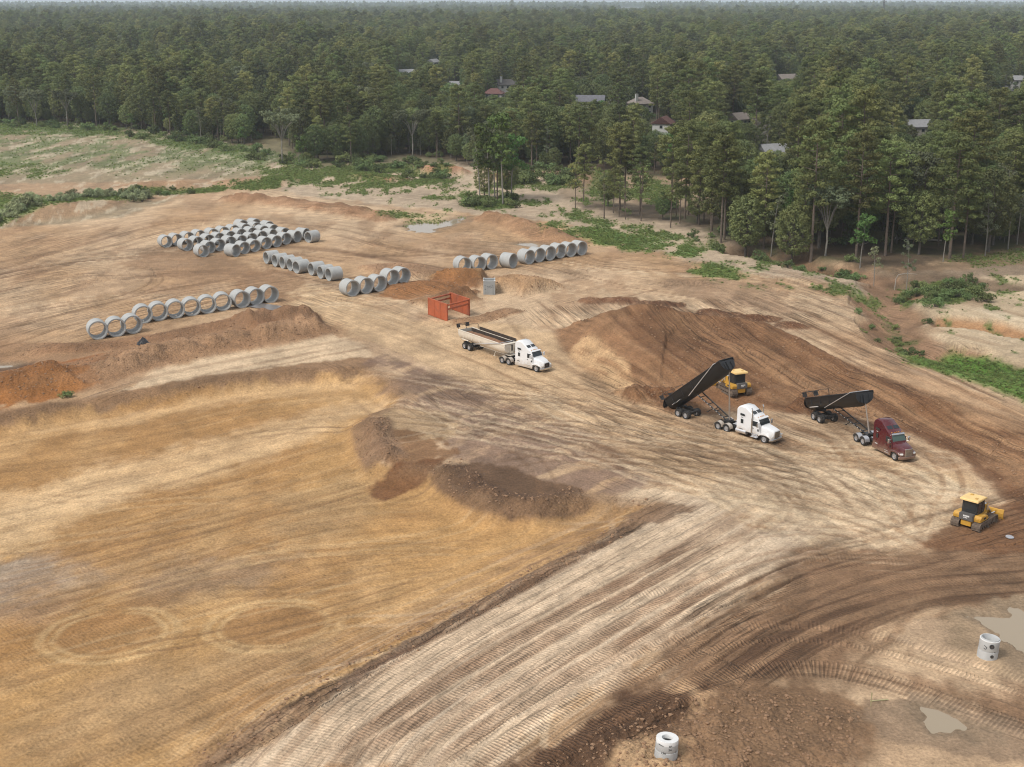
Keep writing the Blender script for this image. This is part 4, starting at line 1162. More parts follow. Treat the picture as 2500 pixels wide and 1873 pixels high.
def trailer(paint, Tw, King, Ltub, pitch, label, frame_paint, load=False, arms=True):
    """Tw = near tandem contact; King = kingpin ground point; tub tilts about its rear hinge"""
    k = Vector((King[0], King[1])); b = Tw.to_2d()
    for _ in range(3):
        h = (k - b).normalized(); right = Vector((h.y, -h.x)); c = Tw.to_2d() - right * 1.05; b = c
    dist = (k - c).length
    ang = math.atan2(h.y, h.x)
    z0 = float(ground_z(c.x, c.y))
    t = empty('tipping_trailer', (c.x, c.y, z0 - .02), ang)
    tag(t, label, 'trailer', 'half-round tipping trailers')
    # running gear
    m = MB()
    for s in (-1, 1): m.box((0, s * .5, .95), (2.6, .12, .22)); m.box((0, s * .62, .72), (1.7, .1, .16))
    for x in (-.66, .66): m.box((x, 0, .52), (.18, 1.9, .18)); m.box((x, 0, .74), (.14, 1.2, .14))
    m.box((-1.15, 0, 1.0), (.16, 1.9, .16)); m.box((1.2, 0, .95), (.16, 1.2, .2))
    m.build('running_gear', CHASSIS, t, .015, 1)
    for x in (-.66, .66):
        for s in (-1, 1): wheel(t, x, s * .98, True)
    # draft arms: a ladder from the belly of the tub down to the kingpin
    hinge = Vector((-1.15, 0, 1.02))
    att = hinge + Matrix.Rotation(-pitch, 3, 'Y') @ Vector((3.9, 0, .12))
    m = MB(); kx = dist + .1; kp = Vector((kx, 0, 1.2))
    for s in (-1, 1): m.bar(att + Vector((0, s * .55, 0)), kp + Vector((0, s * .42, 0)), .11, .15)
    for q in (.12, .38, .64, .88):
        p_ = att.lerp(kp, q); m.bar(p_ + Vector((0, -.5, 0)), p_ + Vector((0, .5, 0)), .09)
    m.box((kx, 0, 1.22), (.8, .9, .1))
    la = m.build('draft_arms', frame_paint, t, .01, 1)
    for s in (-1, 1):
        lg = MB(); p_ = att.lerp(kp, .55) + Vector((0, s * .52, 0))
        e_ = p_ + Vector((-.75, s * .12, -.55)) if pitch > .1 else p_ + Vector((-.2, s * .12, -.75))
        lg.bar(p_, e_, .09); lg.box(e_, (.24, .2, .05))
        lg.build('landing_leg', frame_paint, t, .01, 1)
    mk = MB()
    for q in range(9):
        p_ = att.lerp(kp, .06 + .1 * q); d_ = (kp - att).normalized() * .09
        mk.bar(p_ - d_ + Vector((0, -.60 + .01 * q, 0)), p_ + d_ + Vector((0, -.60 + .01 * q, 0)), .012, .06)
    mk.build('reflective_tape', mat('reflective_tape', (.6, .57, .55), .4, 0, .2, 4), la)
    # tub
    piv = empty('tub'); piv.parent = t
    hinge = Vector((-1.15, 0, 1.02)); piv.location = hinge; piv.rotation_euler = (0, -pitch, 0)
    w, dpt = 1.26, 1.68
    rings_o, rings_i = [], []
    x0, x1 = -1.0, Ltub - 1.0
    st = [x0, x0 + 1.2, x1 - 2.2, x1 - .9, x1 - .45, x1]
    m = MB()
    for i, x in enumerate(st):
        zb = .06 + (0.0 if i < 4 else (.14 if i == 4 else .30)); zt = .06 + dpt
        rings_o.append([Vector(p) for p in u_section(x, w, zt, zb)])
        rings_i.append([Vector(p) for p in u_section(x if i < 5 else x1 - .1, w, zt, zb, .07)])
    n = len(rings_o[0])
    shell = []
    for o, i_ in zip(rings_o, rings_i): shell.append(o + i_[::-1])
    m.loft(shell)
    tub = m.build('tub_shell', paint, piv, .0, 1, True)
    m = MB(); m.loft([[p + Vector((0, 0, .006)) for p in u_section_v(x if i < 5 else x1 - .12, w, .06 + dpt, .06 + (0.0 if i < 4 else (.14 if i == 4 else .30)), .085)] for i, x in enumerate(st)], cap=False, closed=False)
    m.build('tub_lining', DARKST, piv, .0, 1, True)
    # front wall, sloping, with its cap
    m = MB()
    fo = rings_o[-1]
    fr = [Vector((p.x + .0, p.y * .999, p.z)) for p in fo]; bk = [p + Vector((-.08, 0, 0)) for p in fr]
    m.loft([bk, fr]); m.box((x1 + .07, 0, .95), (.12, .5, 1.15))
    for s in (-1, 1): m.box((x1 + .05, s * .62, .98), (.08, .12, .9))
    m.box((x1 - .22, 0, dpt + .17), (.62, 2 * w + .02, .10))
    for s in (-1, 1): m.box((x1 - .22, s * w, dpt + .02), (.62, .06, .34))
    m.build('front_wall', paint, piv, .02, 1)
    m = MB()
    for s in (-1, 1): m.bar((x0, s * w, dpt + .08), (x1, s * w, dpt + .08), .12, .14)
    for q in (.12, .3, .48): m.bar((x0 + (x1 - x0) * q, -w, dpt + .06), (x0 + (x1 - x0) * q, -w - .01, .75), .10, .06)
    m.build('top_rail', paint, piv, .02, 1)
    # tailgate
    m = MB(); ga = R(-52) if pitch > .45 else R(-22) if pitch > .1 else R(0)
    tg = empty('tailgate'); tg.parent = piv; tg.location = (x0 - .03, 0, dpt + .05); tg.rotation_euler = (0, pitch + R(14) if pitch > .1 else 0, 0)
    sec = [Vector((0, p.y, p.z - dpt - .05)) for p in rings_o[0]]
    m.loft([sec, [p + Vector((-.07, 0, 0)) for p in sec]])
    for z in (-.35, -.8): m.box((-.1, 0, z), (.08, 1.7, .1))
    m.build('gate_plate', paint, tg, .01, 1)
    # rear mud flaps on a bar, swung up over the tail as the photograph shows
    if arms:
        m = MB(); zf = dpt + .12
        m.bar((x0 + .1, -w, zf), (x0 + .1, -w, zf + .75), .07); m.bar((x0 + 1.7, w, zf), (x0 + 1.7, w, zf + .85), .07)
        m.bar((x0 + .1, -w, zf + .75), (x0 + 1.7, w, zf + .85), .06)
        m.bar((x0 + .1, w * .2, zf - .1), (x0 - .5, w * .2, zf + .7), .06); m.bar((x0 - .5, -w, zf + .7), (x0 - .5, w, zf + .72), .07)
        ar = m.build('tarp_frame', DARKST, piv)
        for s in (-1, 1):
            q = MB(); q.box((x0 - .62, s * .85, zf + .42), (.05, .62, .62), (R(-14), 'Y')); q.build('mud_flap', CHASSIS, ar)
    # diagonal tarp arm along the near flank
    m = MB(); m.tube([(x0 + 4.3, -w - .1, .35), (x1 - 1.0, -w - .1, dpt + .2)], .055, 8); m.tube([(x0 + 4.3, w + .1, .35), (x1 - 1.0, w + .1, dpt + .2)], .055, 8)
    m.tube([(x1 - 1.0, -w - .1, dpt + .22), (x1 - 1.0, w + .1, dpt + .22)], .05, 8)
    m.build('tarp_arm', ALU, piv, 0, 1, True)
    m = MB(); m.prism([(.0, .5), (1.9, .5), (1.75, .62), (.2, .62)], -w - .02, -w - .16); m.prism([(.0, .5), (1.9, .5), (1.75, .62), (.2, .62)], w + .02, w + .16)
    m.build('side_fender', frame_paint if paint is not BLACKP else ALU if pitch < .5 else BLACKP, piv, .01, 1)
    m = MB()
    for q in range(7): m.box((.1 + q * .26, -w - .165, .56), (.09, .01, .06))
    m.build('side_marker_lights', LAMP, piv)
    # lift cylinder from the kingpin up to the front wall
    if pitch > .05:
        top = hinge + Matrix.Rotation(-pitch, 3, 'Y') @ Vector((x1 - .05, 0, .75))
        base = Vector((kx + .05, 0, 1.25)); d = top - base
        m = MB(); m.tube([base, base + d * .36], .11, 10); m.tube([base + d * .36, base + d * .68], .085, 10); m.tube([base + d * .68, top], .065, 10)
        m.build('lift_cylinder', mat('hydraulic_steel', (.30, .25, .21), .45, .4, .1, 3), t, 0, 1, True)
    else:
        m = MB(); m.tube([(x1 - 1.2, 0, .0), (x1 + .14, 0, .9), (x1 + .16, 0, dpt)], .12, 10); m.build('lift_cylinder', CHASSIS, piv, 0, 1, True)
    if load:
        nx, ny = 40, 10; vs = []; fs = []
        for i in range(nx):
            for j in range(ny):
                u, v_ = i / (nx - 1), j / (ny - 1)
                yy_ = (v_ - .5) * 2 * (w - .1)
                z = dpt - .50 + .38 * math.cos((v_ - .5) * math.pi) * (.6 + .5 * math.sin(u * math.pi)) + .14 * (random.random() - .5)
                vs.append((x0 + .6 + u * (x1 - x0 - 1.4), yy_, z))
        for i in range(nx - 1):
            for j in range(ny - 1): fs.append((i * ny + j, (i + 1) * ny + j, (i + 1) * ny + j + 1, i * ny + j + 1))
        ld = MB(); ld.add(vs, fs); lo = ld.build('soil_load', SPOIL, piv)
        # dark side board standing along the far rim
        m = MB(); m.box(((x0 + x1) / 2 + .8, w - .02, dpt + .36), (x1 - x0 - 2.6, .06, .55)); m.build('side_board', DARKST, piv)
    return t

fA, fB = P(1309.5, 908), P(1235, 888.5)
trk1, hd1 = tractor('aero', WHITE, fA, fB, 'white sleeper truck hauling the cream trailer along the haul road')
k1 = trk1.location
trailer(CREAM, P(1141.4, 853.7), (k1.x, k1.y), 12.2, R(.3), 'cream half-round trailer loaded with soil behind the lone white truck', CREAM, load=True)
trk2, hd2 = tractor('classic', WHITE, P(1865.6, 1078.2), P(1764.4, 1048.5), 'white truck with chrome exhaust stacks in front of the steeply raised black trailer')
k2 = trk2.location
trailer(BLACKP, P(1665.7, 1017.5), (k2.x, k2.y), 11.3, R(38), 'black half-round trailer tipped steeply up beside the yellow bulldozer', BLACKP)
trk3, hd3 = tractor('aero', MAROON, P(2189.4, 1126.1), P(2100, 1081.5), 'maroon sleeper truck facing the camera with chrome grille')
k3 = trk3.location
trailer(BLACKP, P(1995, 1028.3), (k3.x, k3.y), 11.0, R(19), 'black half-round trailer slightly raised behind the maroon truck', BLACKP)

# ------------------------------------------------------------------ bulldozers
YEL = mat('dozer_yellow', (.50, .27, .035), .45, 0, .08, 1.5, (.30, .21, .13), .18)
YELT = mat('dozer_roof_yellow', (.72, .50, .20), .5, 0, .06, 1.5, (.55, .40, .22), .1)
MUDST = mat('muddy_track_steel', (.155, .115, .085), .85, 0, .25, 4, (.08, .06, .045), .3, .3)
def dozer(c, ang, label):
    z = float(ground_z(c[0], c[1]))
    t = empty('bulldozer', (c[0], c[1], z - .05), ang)
    tag(t, label, 'bulldozer', 'yellow bulldozers spreading the soil')
    L_, Hh, wd = 3.3, .95, .86
    for s in (-1, 1):
        y = s * 1.12
        # crawler: a loop of shoes around a frame
        fr = MB(); fr.prism([(-L_ / 2, .28), (L_ / 2, .28), (L_ / 2 + .1, .55), (L_ / 2 - .5, .70), (-L_ / 2 + .4, .72), (-L_ / 2 - .1, .5)], y - .2, y + .2)
        crw = fr.build('crawler', MUDST, t, .02, 1)
        path = []
        r = .44
        N_ = 40
        straight = L_; arc = math.pi * r; tot = 2 * straight + 2 * arc
        sh = MB()
        for k in range(N_):
            q = tot * k / N_
            if q < straight: p = Vector((-straight / 2 + q, 0, .06)); a = 0
            elif q < straight + arc: th = (q - straight) / r; p = Vector((straight / 2 + r * math.sin(th), 0, .06 + r - r * math.cos(th))); a = -th
            elif q < 2 * straight + arc: p = Vector((straight / 2 - (q - straight - arc), 0, .06 + 2 * r)); a = math.pi
            else: th = (q - 2 * straight - arc) / r; p = Vector((-straight / 2 - r * math.sin(th), 0, .06 + r + r * math.cos(th))); a = math.pi - th
            m = Matrix.Rotation(a, 3, 'Y')
            sh.box(p + Vector((0, y, 0)), (tot / N_ * .9, wd, .05), m); sh.box(p + Vector((0, y, 0)) + m @ Vector((0, 0, -.05)), (.03, wd, .06), m)
        sh.build('track_shoes', MUDST, crw)
        ro = MB()
        for x in (-L_ / 2, L_ / 2): ro.lathe([(0, y - .24), (.36, y - .24), (.36, y + .24), (0, y + .24)], 'Y', 18, (x, 0, .5), False)
        for k in range(6): ro.lathe([(0, y - .24), (.13, y - .24), (.13, y + .24), (0, y + .24)], 'Y', 10, (-1.25 + k * .5, 0, .24), False)
        ro.build('roller', MUDST, crw, 0, 1, True)
        fe = MB(); fe.prism([(-1.85, 1.02), (-.25, 1.02), (.05, 1.16), (-.3, 1.52), (-1.65, 1.62), (-1.9, 1.4)], y - s * .52, y + s * .34)
        fe.build('fender', YEL, t, .05, 2)
        de = MB(); de.box((-.9, y + s * .345, 1.3), (.5, .01, .2)); de.build('decal', INK, t)
    m = MB(); m.box((-.1, 0, .78), (3.2, 1.3, .7)); m.build('hull', YEL, t, .04, 1)
    m = MB(); m.prism([(.25, 1.1), (1.75, 1.05), (1.85, 1.35), (1.75, 1.95), (.4, 2.12), (.25, 2.1)], -.55, .55); ho = m.build('engine_hood', YEL, t, .07, 2)
    m = MB(); m.box((.95, 0, 2.05), (1.2, .95, .06), (R(6), 'Y')); m.build('hood_panel', mat('pale_grey_hood', (.42, .44, .45), .5, 0, .06, 2), ho, .02, 1)
    m = MB(); m.tube([(.55, -.3, 2.0), (.55, -.3, 2.75)], .07, 10); m.build('exhaust', CHASSIS, ho, 0, 1, True)
    m = MB(); m.box((1.88, 0, 1.5), (.08, .9, .75)); m.build('radiator_grille', CHASSIS, ho, .02, 1)
    # cab
    m = MB(); m.prism([(-1.45, 1.5), (.15, 1.5), (.38, 2.0), (.1, 2.95), (-1.35, 2.95)], -.82, .82); cb = m.build('cab_body', mat('dozer_black', (.02, .02, .02), .5, 0, .1, 3), t, .05, 2)
    for s in (-1, 1):
        w = MB(); w.prism([(-1.3, 1.8), (-.55, 1.8), (-.55, 2.75), (-1.25, 2.75)], s * .825, s * .84); w.build('side_window', GLASS, cb)
        w = MB(); w.prism([(-.42, 1.65), (.1, 1.65), (.26, 2.0), (.0, 2.75), (-.42, 2.75)], s * .825, s * .84); w.build('door_window', GLASS, cb)
    w = MB(); w.box((-1.42, 0, 2.35), (.03, 1.3, .85)); w.build('rear_window', GLASS, cb)
    w = MB(); w.bar((.36, 0, 2.0), (.14, 0, 2.85), 1.3, .03); w.build('front_window', GLASS, cb)
    m = MB(); m.prism([(-1.75, 2.95), (.35, 2.95), (.4, 3.02), (.2, 3.16), (-1.7, 3.2), (-1.78, 3.05)], -.98, .98); rf = m.build('roof', YELT, t, .06, 2)
    m = MB(); m.box((-1.1, -.5, 3.22), (.3, .25, .06)); m.box((-.2, .4, 3.2), (.3, .3, .05)); m.build('roof_vent', YEL, rf, .01, 1)
    m = MB(); m.box((-1.85, 0, 1.38), (.55, 1.5, .72)); rr = m.build('rear_tank', mat('dozer_rear_grey', (.09, .085, .08), .6, 0, .1, 2, (.2, .15, .1), .2), t, .06, 2)
    m = MB()
    for k, (yo, wd_) in enumerate(((-.3, .12), (-.16, .1), (-.04, .1), (.09, .12), (.23, .1))): m.box((-2.13, yo, 1.52), (.01, wd_, .15))
    for yo in (-.12, .03, .17): m.box((-2.13, yo, 1.33), (.01, .1, .10))
    m.build('lettering', LAMP, rr)
    m = MB(); m.box((-1.75, 0, .72), (.45, 1.1, .6)); m.build('rear_housing', YEL, t, .05, 2)
    # blade with push arms and lift cylinders
    m = MB(); rr_ = []
    for y in (-1.75, -1.2, 1.2, 1.75):
        off = -.0 if abs(y) < 1.5 else .16
        pr = [(2.75, .08), (2.62, .42), (2.60, .8), (2.72, 1.18), (2.80, 1.22), (2.70, .8), (2.72, .42), (2.86, .06)]
        rr_.append([(x + off, y, z) for x, z in pr])
    m.loft(rr_); bl = m.build('blade', YEL, t, .01, 1)
    m = MB(); m.box((2.86, 0, .1), (.06, 3.4, .16), (R(-18), 'Y')); m.build('cutting_edge', DARKST, bl)
    m = MB()
    for y in (-1.0, -.35, .35, 1.0): m.box((2.55, y, .62), (.14, .07, 1.0))
    m.build('blade_ribs', YEL, bl, .01, 1)
    m = MB()
    for s in (-1, 1): m.bar((.2, s * .56, .55), (2.6, s * .62, .42), .18, .24)
    m.bar((1.7, -.62, .5), (1.7, .62, .5), .2)
    m.build('push_arm', YEL, t, .02, 1)
    m = MB()
    for s in (-1, 1): m.tube([(1.45, s * .6, 1.75), (2.1, s * .55, 1.2), (2.62, s * .5, .75)], [.07, .07, .045], 8); m.box((1.45, s * .62, 1.6), (.2, .1, .5))
    m.tube([(1.9, -.4, .6), (2.62, -1.0, .95)], .06, 8); m.tube([(1.9, .4, .6), (2.62, 1.0, .95)], .06, 8)
    m.build('blade_cylinder', ALU, t, 0, 1, True)
    return t
a_, b_ = P(2388.5, 1301.3), P(2436, 1272)
h_ = (b_ - a_).to_2d().normalized(); r_ = Vector((h_.y, -h_.x))
cc = ((a_ + b_) / 2).to_2d() - r_ * 1.5
dozer(cc, math.atan2(h_.y, h_.x), 'yellow bulldozer at the right edge driving away over brown soil')
a_ = P(1793.3, 978.4); b_ = P(1828, 973.5)
ac = (b_ - a_).to_2d().normalized(); h_ = Vector((-ac.y, ac.x))
h_ = Vector((-.38, .92)).normalized()
cc = ((a_ + b_) / 2).to_2d() + h_ * 2.0
dozer(cc, math.atan2(h_.y, h_.x), 'yellow bulldozer half hidden behind the steeply raised black trailer')

# ------------------------------------------------------------------ concrete pipes
CONC = mat('precast_concrete', (.35, .355, .345), .85, 0, .08, 1.6, (.30, .27, .22), .10, .25)
def pipe_mesh(ro, L, name):
    t = ro * .175
    ri = ro - t
    m = MB()
    # bell end at +X, spigot step at -X
    prof = [(ro, -L / 2 + .16), (ro, L / 2 - .02), (ro - .02, L / 2), (ri + .075, L / 2), (ri + .06, L / 2 - .12), (ri, L / 2 - .14), (ri, -L / 2), (ro - .07, -L / 2), (ro - .075, -L / 2 + .15)]
    m.lathe(prof, 'X', 40)
    return m.mesh(name, 0, 1, True)
PIPE_BIG, PIPE_SMALL = pipe_mesh(1.52, 2.45, 'pipe_big'), pipe_mesh(1.32, 2.5, 'pipe_small')
PIPE_SPIG = None
def ordinal(n): return ['first', 'second', 'third', 'fourth', 'fifth', 'sixth', 'seventh', 'eighth', 'ninth', 'tenth', 'eleventh', 'twelfth'][n]
PIPES = []
def pipe(px, py, yaw, small, label, group, flip=False):
    """px, py: lowest point of the near ring; yaw: turn of the near end from facing the camera, + to the right"""
    ro, L = (1.32, 2.5) if small else (1.52, 2.45)
    p = P(px, py)
    view = math.atan2(p.x, p.y)
    a = R(yaw) + 0 * view
    d = Vector((math.sin(a), -math.cos(a)))
    c = p.to_2d() - d * (L / 2)
    o = bpy.data.objects.new('concrete_pipe', PIPE_SMALL if small else PIPE_BIG)
    COL.objects.link(o)
    ang = math.atan2(d.y, d.x)
    z = float(ground_z(c.x, c.y))
    o.location = (c.x, c.y, z + ro - .06)
    o.rotation_euler = (random.uniform(0, 6.28), 0, ang + (math.pi if flip else 0))
    tag(o, label, 'pipe', group)
    PIPES.append((o, d, ro, L))
    return o
for me_ in (PIPE_BIG, PIPE_SMALL): me_.materials.append(CONC)
RowA = [(200, 742, 26), (346, 722, 27), (478, 697, 30), (560, 618, 26), (683, 597, 25), (817, 578, 25), (945, 558, 24), (1068, 540, 22), (1190, 520, 22), (1345, 497, 36), (1457, 472, 36), (1572, 455, 36)]
for i, (x, y_, w) in enumerate(RowA):
    pipe(180 + x / 3.253, 600 + y_ / 3.253, w, False, f'{ordinal(i)} concrete pipe from the left in the nearest row of twelve', 'nearest row of large concrete pipes')
RowB = [(1318, 612), (1408, 640), (1485, 660), (1565, 684), (1630, 710), (1785, 735), (1880, 768), (1965, 790)]
for i, (x, y_) in enumerate(RowB):
    pipe(340 + x / 4.254, 500 + y_ / 4.254, -52 if i != 4 else -47, True, f'{ordinal(i)} concrete pipe from the left in the slanting row of eight facing left', 'slanting row of smaller concrete pipes', flip=True)
RowC = [(210, 550), (322, 530), (432, 512), (538, 482), (628, 460)]
for i, (x, y_) in enumerate(RowC):
    pipe(800 + x / 3.352, 560 + y_ / 3.352, 40, False, f'{ordinal(i)} concrete pipe from the left in the row of five by the trench', 'row of five large concrete pipes')
RowD = [(1125, 355, 30), (1247, 345, 34), (1347, 328, 38), (1520, 318, 54), (1655, 285, 42), (1737, 268, 40), (1825, 253, 40), (1910, 238, 38), (1995, 228, 38), (2083, 215, 40)]
for i, (x, y_, w) in enumerate(RowD):
    pipe(800 + x / 3.352, 560 + y_ / 3.352, w, False, f'{ordinal(i)} concrete pipe from the left in the right-hand row of ten near the grass', 'right-hand row of large concrete pipes')
zA = lambda x, y_: (370 + x / 10.055, 525 + y_ / 10.055)
zB = lambda x, y_: (560 + x / 9.617, 525 + y_ / 9.617)
blk = [('front', [(zA(1290, 1040), 38), (zA(2090, 1025), 55), (zB(370, 915), 40), (zB(615, 860), 36), (zB(885, 795), 40), (zB(1125, 752), 42), (zB(1350, 690), 43), (zB(1610, 640), 55), (zB(1850, 650), -40)]),
       ('second', [(zA(890, 888), 38), (zA(1450, 945), 40), (zA(1690, 888), 40), (zA(1965, 815), 42), (zB(310, 745), 42), (zB(550, 695), 42), (zB(790, 645), 43), (zB(1040, 595), 58), (zB(1325, 570), 46), (zB(1820, 580), 58)]),
       ('third', [(zA(385, 805), 34), (zA(1160, 828), 42), (zA(1435, 765), 42), (zA(1690, 725), 42), (zA(1960, 680), 44), (zB(300, 595), 44), (zB(560, 555), 44), (zB(830, 520), 44), (zB(1060, 485), 46)]),
       ('fourth', [(zA(640, 755), 40), (zA(935, 708), 42), (zA(1210, 655), 42), (zA(1535, 615), 42), (zA(1800, 572), 42), (zA(2050, 530), 42), (zB(400, 470), 44), (zB(655, 435), 44), (zB(955, 410), 46)]),
       ('back', [(zB(340, 380), 44), (zB(645, 348), 45)])]
for rn, lst in blk:
    for i, ((x, y_), w) in enumerate(lst):
        pipe(x, y_, w, True, f'{ordinal(i)} concrete pipe from the left in the {rn} row of the pipe block', 'block of smaller concrete pipes', flip=(w < 0))
# pale timber chocks lying inside some of the pipes
CHOCK = mat('pale_timber', (.62, .58, .52), .7, 0, .1, 4)
for i in (3, 5, 6):
    o, d, ro, L = PIPES[i]
    m = MB(); m.box((0, 0, .1), (.32, .22, .2)); m.box((.3, .1, .05), (.5, .1, .1))
    e = m.build('timber_chock', CHOCK, None, .02, 1)
    q = o.location.to_2d() + d * (L * .3)
    e.location = (q.x, q.y, o.location.z - ro * .825 + .02); e.rotation_euler = (0, 0, .6 * i)
    tag(e, f'small pale block lying inside the {ordinal(i)} pipe of the nearest row', 'block', 'blocks inside pipes')

# ------------------------------------------------------------------ trench shield
ORG = mat('rusty_orange_paint', (.36, .085, .03), .65, 0, .15, .8, (.15, .06, .038), .32, .15)
pA, pB, pC = P(1046, 768), P(1093, 785.5), P(1146.6, 771)
tz = float(ground_z((pA.x + pC.x) / 2, (pA.y + pC.y) / 2))
ts = empty('trench_shield', ((pA.x + pC.x) / 2, (pA.y + pC.y) / 2, tz), 0)
tag(ts, 'rusty orange trench box standing behind the lone white truck', 'trench box')
u_ = (pB - pA).to_2d(); v_ = (pC - pB).to_2d(); org2 = Vector((ts.location.x, ts.location.y))
def tpt(a, b, z): q = pA.to_2d() + u_ * a + v_ * b - org2; return Vector((q.x, q.y, z))
PH = 2.9
for b0 in (0.0, 1.0):
    m = MB(); ang = math.atan2(u_.y, u_.x); cpt = tpt(.5, b0, PH / 2 + .05)
    rot = Matrix.Rotation(ang, 3, 'Z')
    m.box(cpt, (u_.length, .16, PH), rot)
    pnl = m.build('panel', ORG, ts, .03, 1)
    m = MB()
    for k in (.02, .34, .66, .98): m.box(tpt(k, b0, PH / 2 + .05), (.16, .24, PH + .02), rot)
    for z in (.12, PH * .52, PH - .02): m.box(tpt(.5, b0, z + .05), (u_.length, .22, .14), rot)
    m.build('stiffener', ORG, pnl, .01, 1)
for a_, z in ((.04, PH - .15), (.04, PH - .85), (.96, PH - .15), (.96, PH - .85)):
    m = MB(); m.tube([tpt(a_, .02, z), tpt(a_, .98, z)], .15, 12); m.build('spreader', ORG, ts, 0, 1, True)

# ------------------------------------------------------------------ junction box and manholes
CONC2 = mat('grey_box_concrete', (.29, .30, .295), .85, 0, .10, 1.2, (.25, .22, .18), .1, .2)
CONC3 = mat('pale_manhole_concrete', (.42, .425, .42), .8, 0, .08, 1.4, (.42, .36, .29), .12, .2)
PALE = mat('pale_mortar', (.62, .62, .61), .8, 0, .05, 2)
c = P(1194.3, 720); bz = float(ground_z(c.x, c.y + 1.2))
jb = empty('junction_box', (c.x, c.y + 1.3, bz - .1), R(1))
tag(jb, 'tall grey open concrete box with writing beside the soil heap', 'concrete box')
m = MB(); W_, Dp, Hh, th = 2.15, 2.6, 2.6, .18
m.box((0, -Dp / 2 + th / 2, Hh / 2), (W_, th, Hh)); m.box((0, Dp / 2 - th / 2, Hh / 2), (W_, th, Hh))
for s in (-1, 1): m.box((s * (W_ / 2 - th / 2), 0, Hh / 2 - .003), (th, Dp - 2 * th, Hh - .006))
m.box((0, 0, .12), (W_ - .01, Dp - .01, .2)); m.build('wall', CONC2, jb, .02, 1)
m = MB()
for x in (-W_ / 2 + .02, W_ / 2 - .02):
    for y_ in (-Dp / 2 + .02, Dp / 2 - .02): m.box((x * .93, y_ * .95, Hh + .03), (.3, .26, .10))
for y_ in (-Dp / 2 + .09, Dp / 2 - .09): m.box((0, y_, Hh + .015), (W_ - .3, .16, .05))
m.build('top_lip', PALE, jb, .02, 1)
m = MB()
for x in (-W_ * .5 + .42, W_ * .5 - .42, W_ * .5 - .3): m.box((x, -Dp / 2 - .006, Hh * .36), (.05, .01, Hh * .66))
m.build('form_seam', mat('form_seam', (.24, .25, .24), .9), jb)
m = MB(); random.seed(5)
for (x, z, w_) in ((-.75, 1.75, .22), (-.35, 1.62, .16), (-.16, 1.64, .13), (.0, 1.62, .14), (.17, 1.66, .12), (.34, 1.66, .16), (.58, 1.7, .14), (-.3, 1.36, .16), (-.1, 1.34, .14), (.08, 1.38, .14), (.26, 1.36, .16), (.45, 1.4, .12), (-.72, 1.0, .26)):
    for q in range(3): m.box((x + random.uniform(-.05, .05), -Dp / 2 - .006, z + random.uniform(-.05, .05)), (w_, .012, .035), (random.uniform(-1.2, 1.2), 'Y'))
m.build('handwriting', mat('faded_marker', (.10, .11, .12), .8), jb)

def text_mesh(s, size):
    cu = bpy.data.curves.new('lettering', 'FONT'); cu.body = s; cu.size = size; cu.align_x = 'CENTER'; cu.extrude = .004
    o = bpy.data.objects.new('tmp', cu); COL.objects.link(o)
    dg = bpy.context.evaluated_depsgraph_get()
    me = bpy.data.meshes.new_from_object(o.evaluated_get(dg)); bpy.data.objects.remove(o); bpy.data.curves.remove(cu)
    me.materials.clear(); me.materials.append(INK)
    return me
def wrap_text(me, r, a0, z0):
    for v in me.vertices:
        x, y_, z = v.co
        a = a0 + x / r
        v.co = (math.sin(a) * (r + .012 + z), -math.cos(a) * (r + .012 + z), z0 + y_)
    return me

def manhole(px, py, rad, Hh, label, solid_top, tilt):
    p = P(px, py); c = Vector((p.x, p.y + rad * .95)); z = float(ground_z(c.x, c.y))
    t = empty('manhole', (c.x, c.y, z - .08), 0); t.rotation_euler = (tilt[0], tilt[1], 0)
    tag(t, label, 'manhole', 'precast concrete manholes')
    j = Hh * .42
    m = MB(); m.lathe([(rad * .78, 0), (rad * 1.015, 0), (rad * 1.015, j - .03), (rad * .99, j - .01), (rad * .78, j - .01)], 'Z', 40); m.lathe([(0, .08), (rad * .8, .08), (rad * .8, .0), (0, 0)], 'Z', 40, closed_prof=True)
    m.build('base_section', CONC3, t, 0, 1, True)
    m = MB()
    if solid_top:
        m.lathe([(rad * .78, j), (rad * .985, j), (rad, j + .02), (rad, Hh * .78), (rad * .78, Hh * .78)], 'Z', 40); m.build('riser', CONC3, t, 0, 1, True)
        m = MB(); m.lathe([(rad * .50, Hh * .785), (rad * .985, Hh * .785), (rad * .985, Hh - .015), (rad * .97, Hh), (rad * .51, Hh), (rad * .50, Hh - .015)], 'Z', 40); m.build('top_slab', PALE, t, 0, 1, True)
    else:
        m.lathe([(rad * .80, j), (rad * .985, j), (rad, j + .02), (rad, Hh - .16), (rad * .95, Hh - .14), (rad * .91, Hh), (rad * .82, Hh), (rad * .80, Hh - .02)], 'Z', 40); m.build('riser', CONC3, t, 0, 1, True)
        m = MB(); m.lathe([(rad * .93, Hh - .15), (rad * 1.01, Hh - .16), (rad * 1.01, Hh - .10), (rad * .93, Hh - .09)], 'Z', 40); m.build('joint_ring', PALE, t, 0, 1, True)
    return t
mh1 = manhole(1628.5, 1859, .80, 1.46, 'closed round manhole with flat white top on dark clods', True, (R(-1), R(3)))
for s, a, z, sz in (('87', R(10), 1.13, .20), ('2A', R(10), .86, .22), ('23A', R(-22), .55, .22), ('2', R(46), .62, .2)):
    link('lettering', wrap_text(text_mesh(s, sz), .80, a, z), mh1)
m = MB()
for k in range(5): m.box((math.sin(R(-52 + k * 6)) * .805, -math.cos(R(-52 + k * 6)) * .805, 1.2 - .01 * k), (.06, .02, .05), (R(-52 + k * 6), 'Z'))
m.build('small_print', INK, mh1)
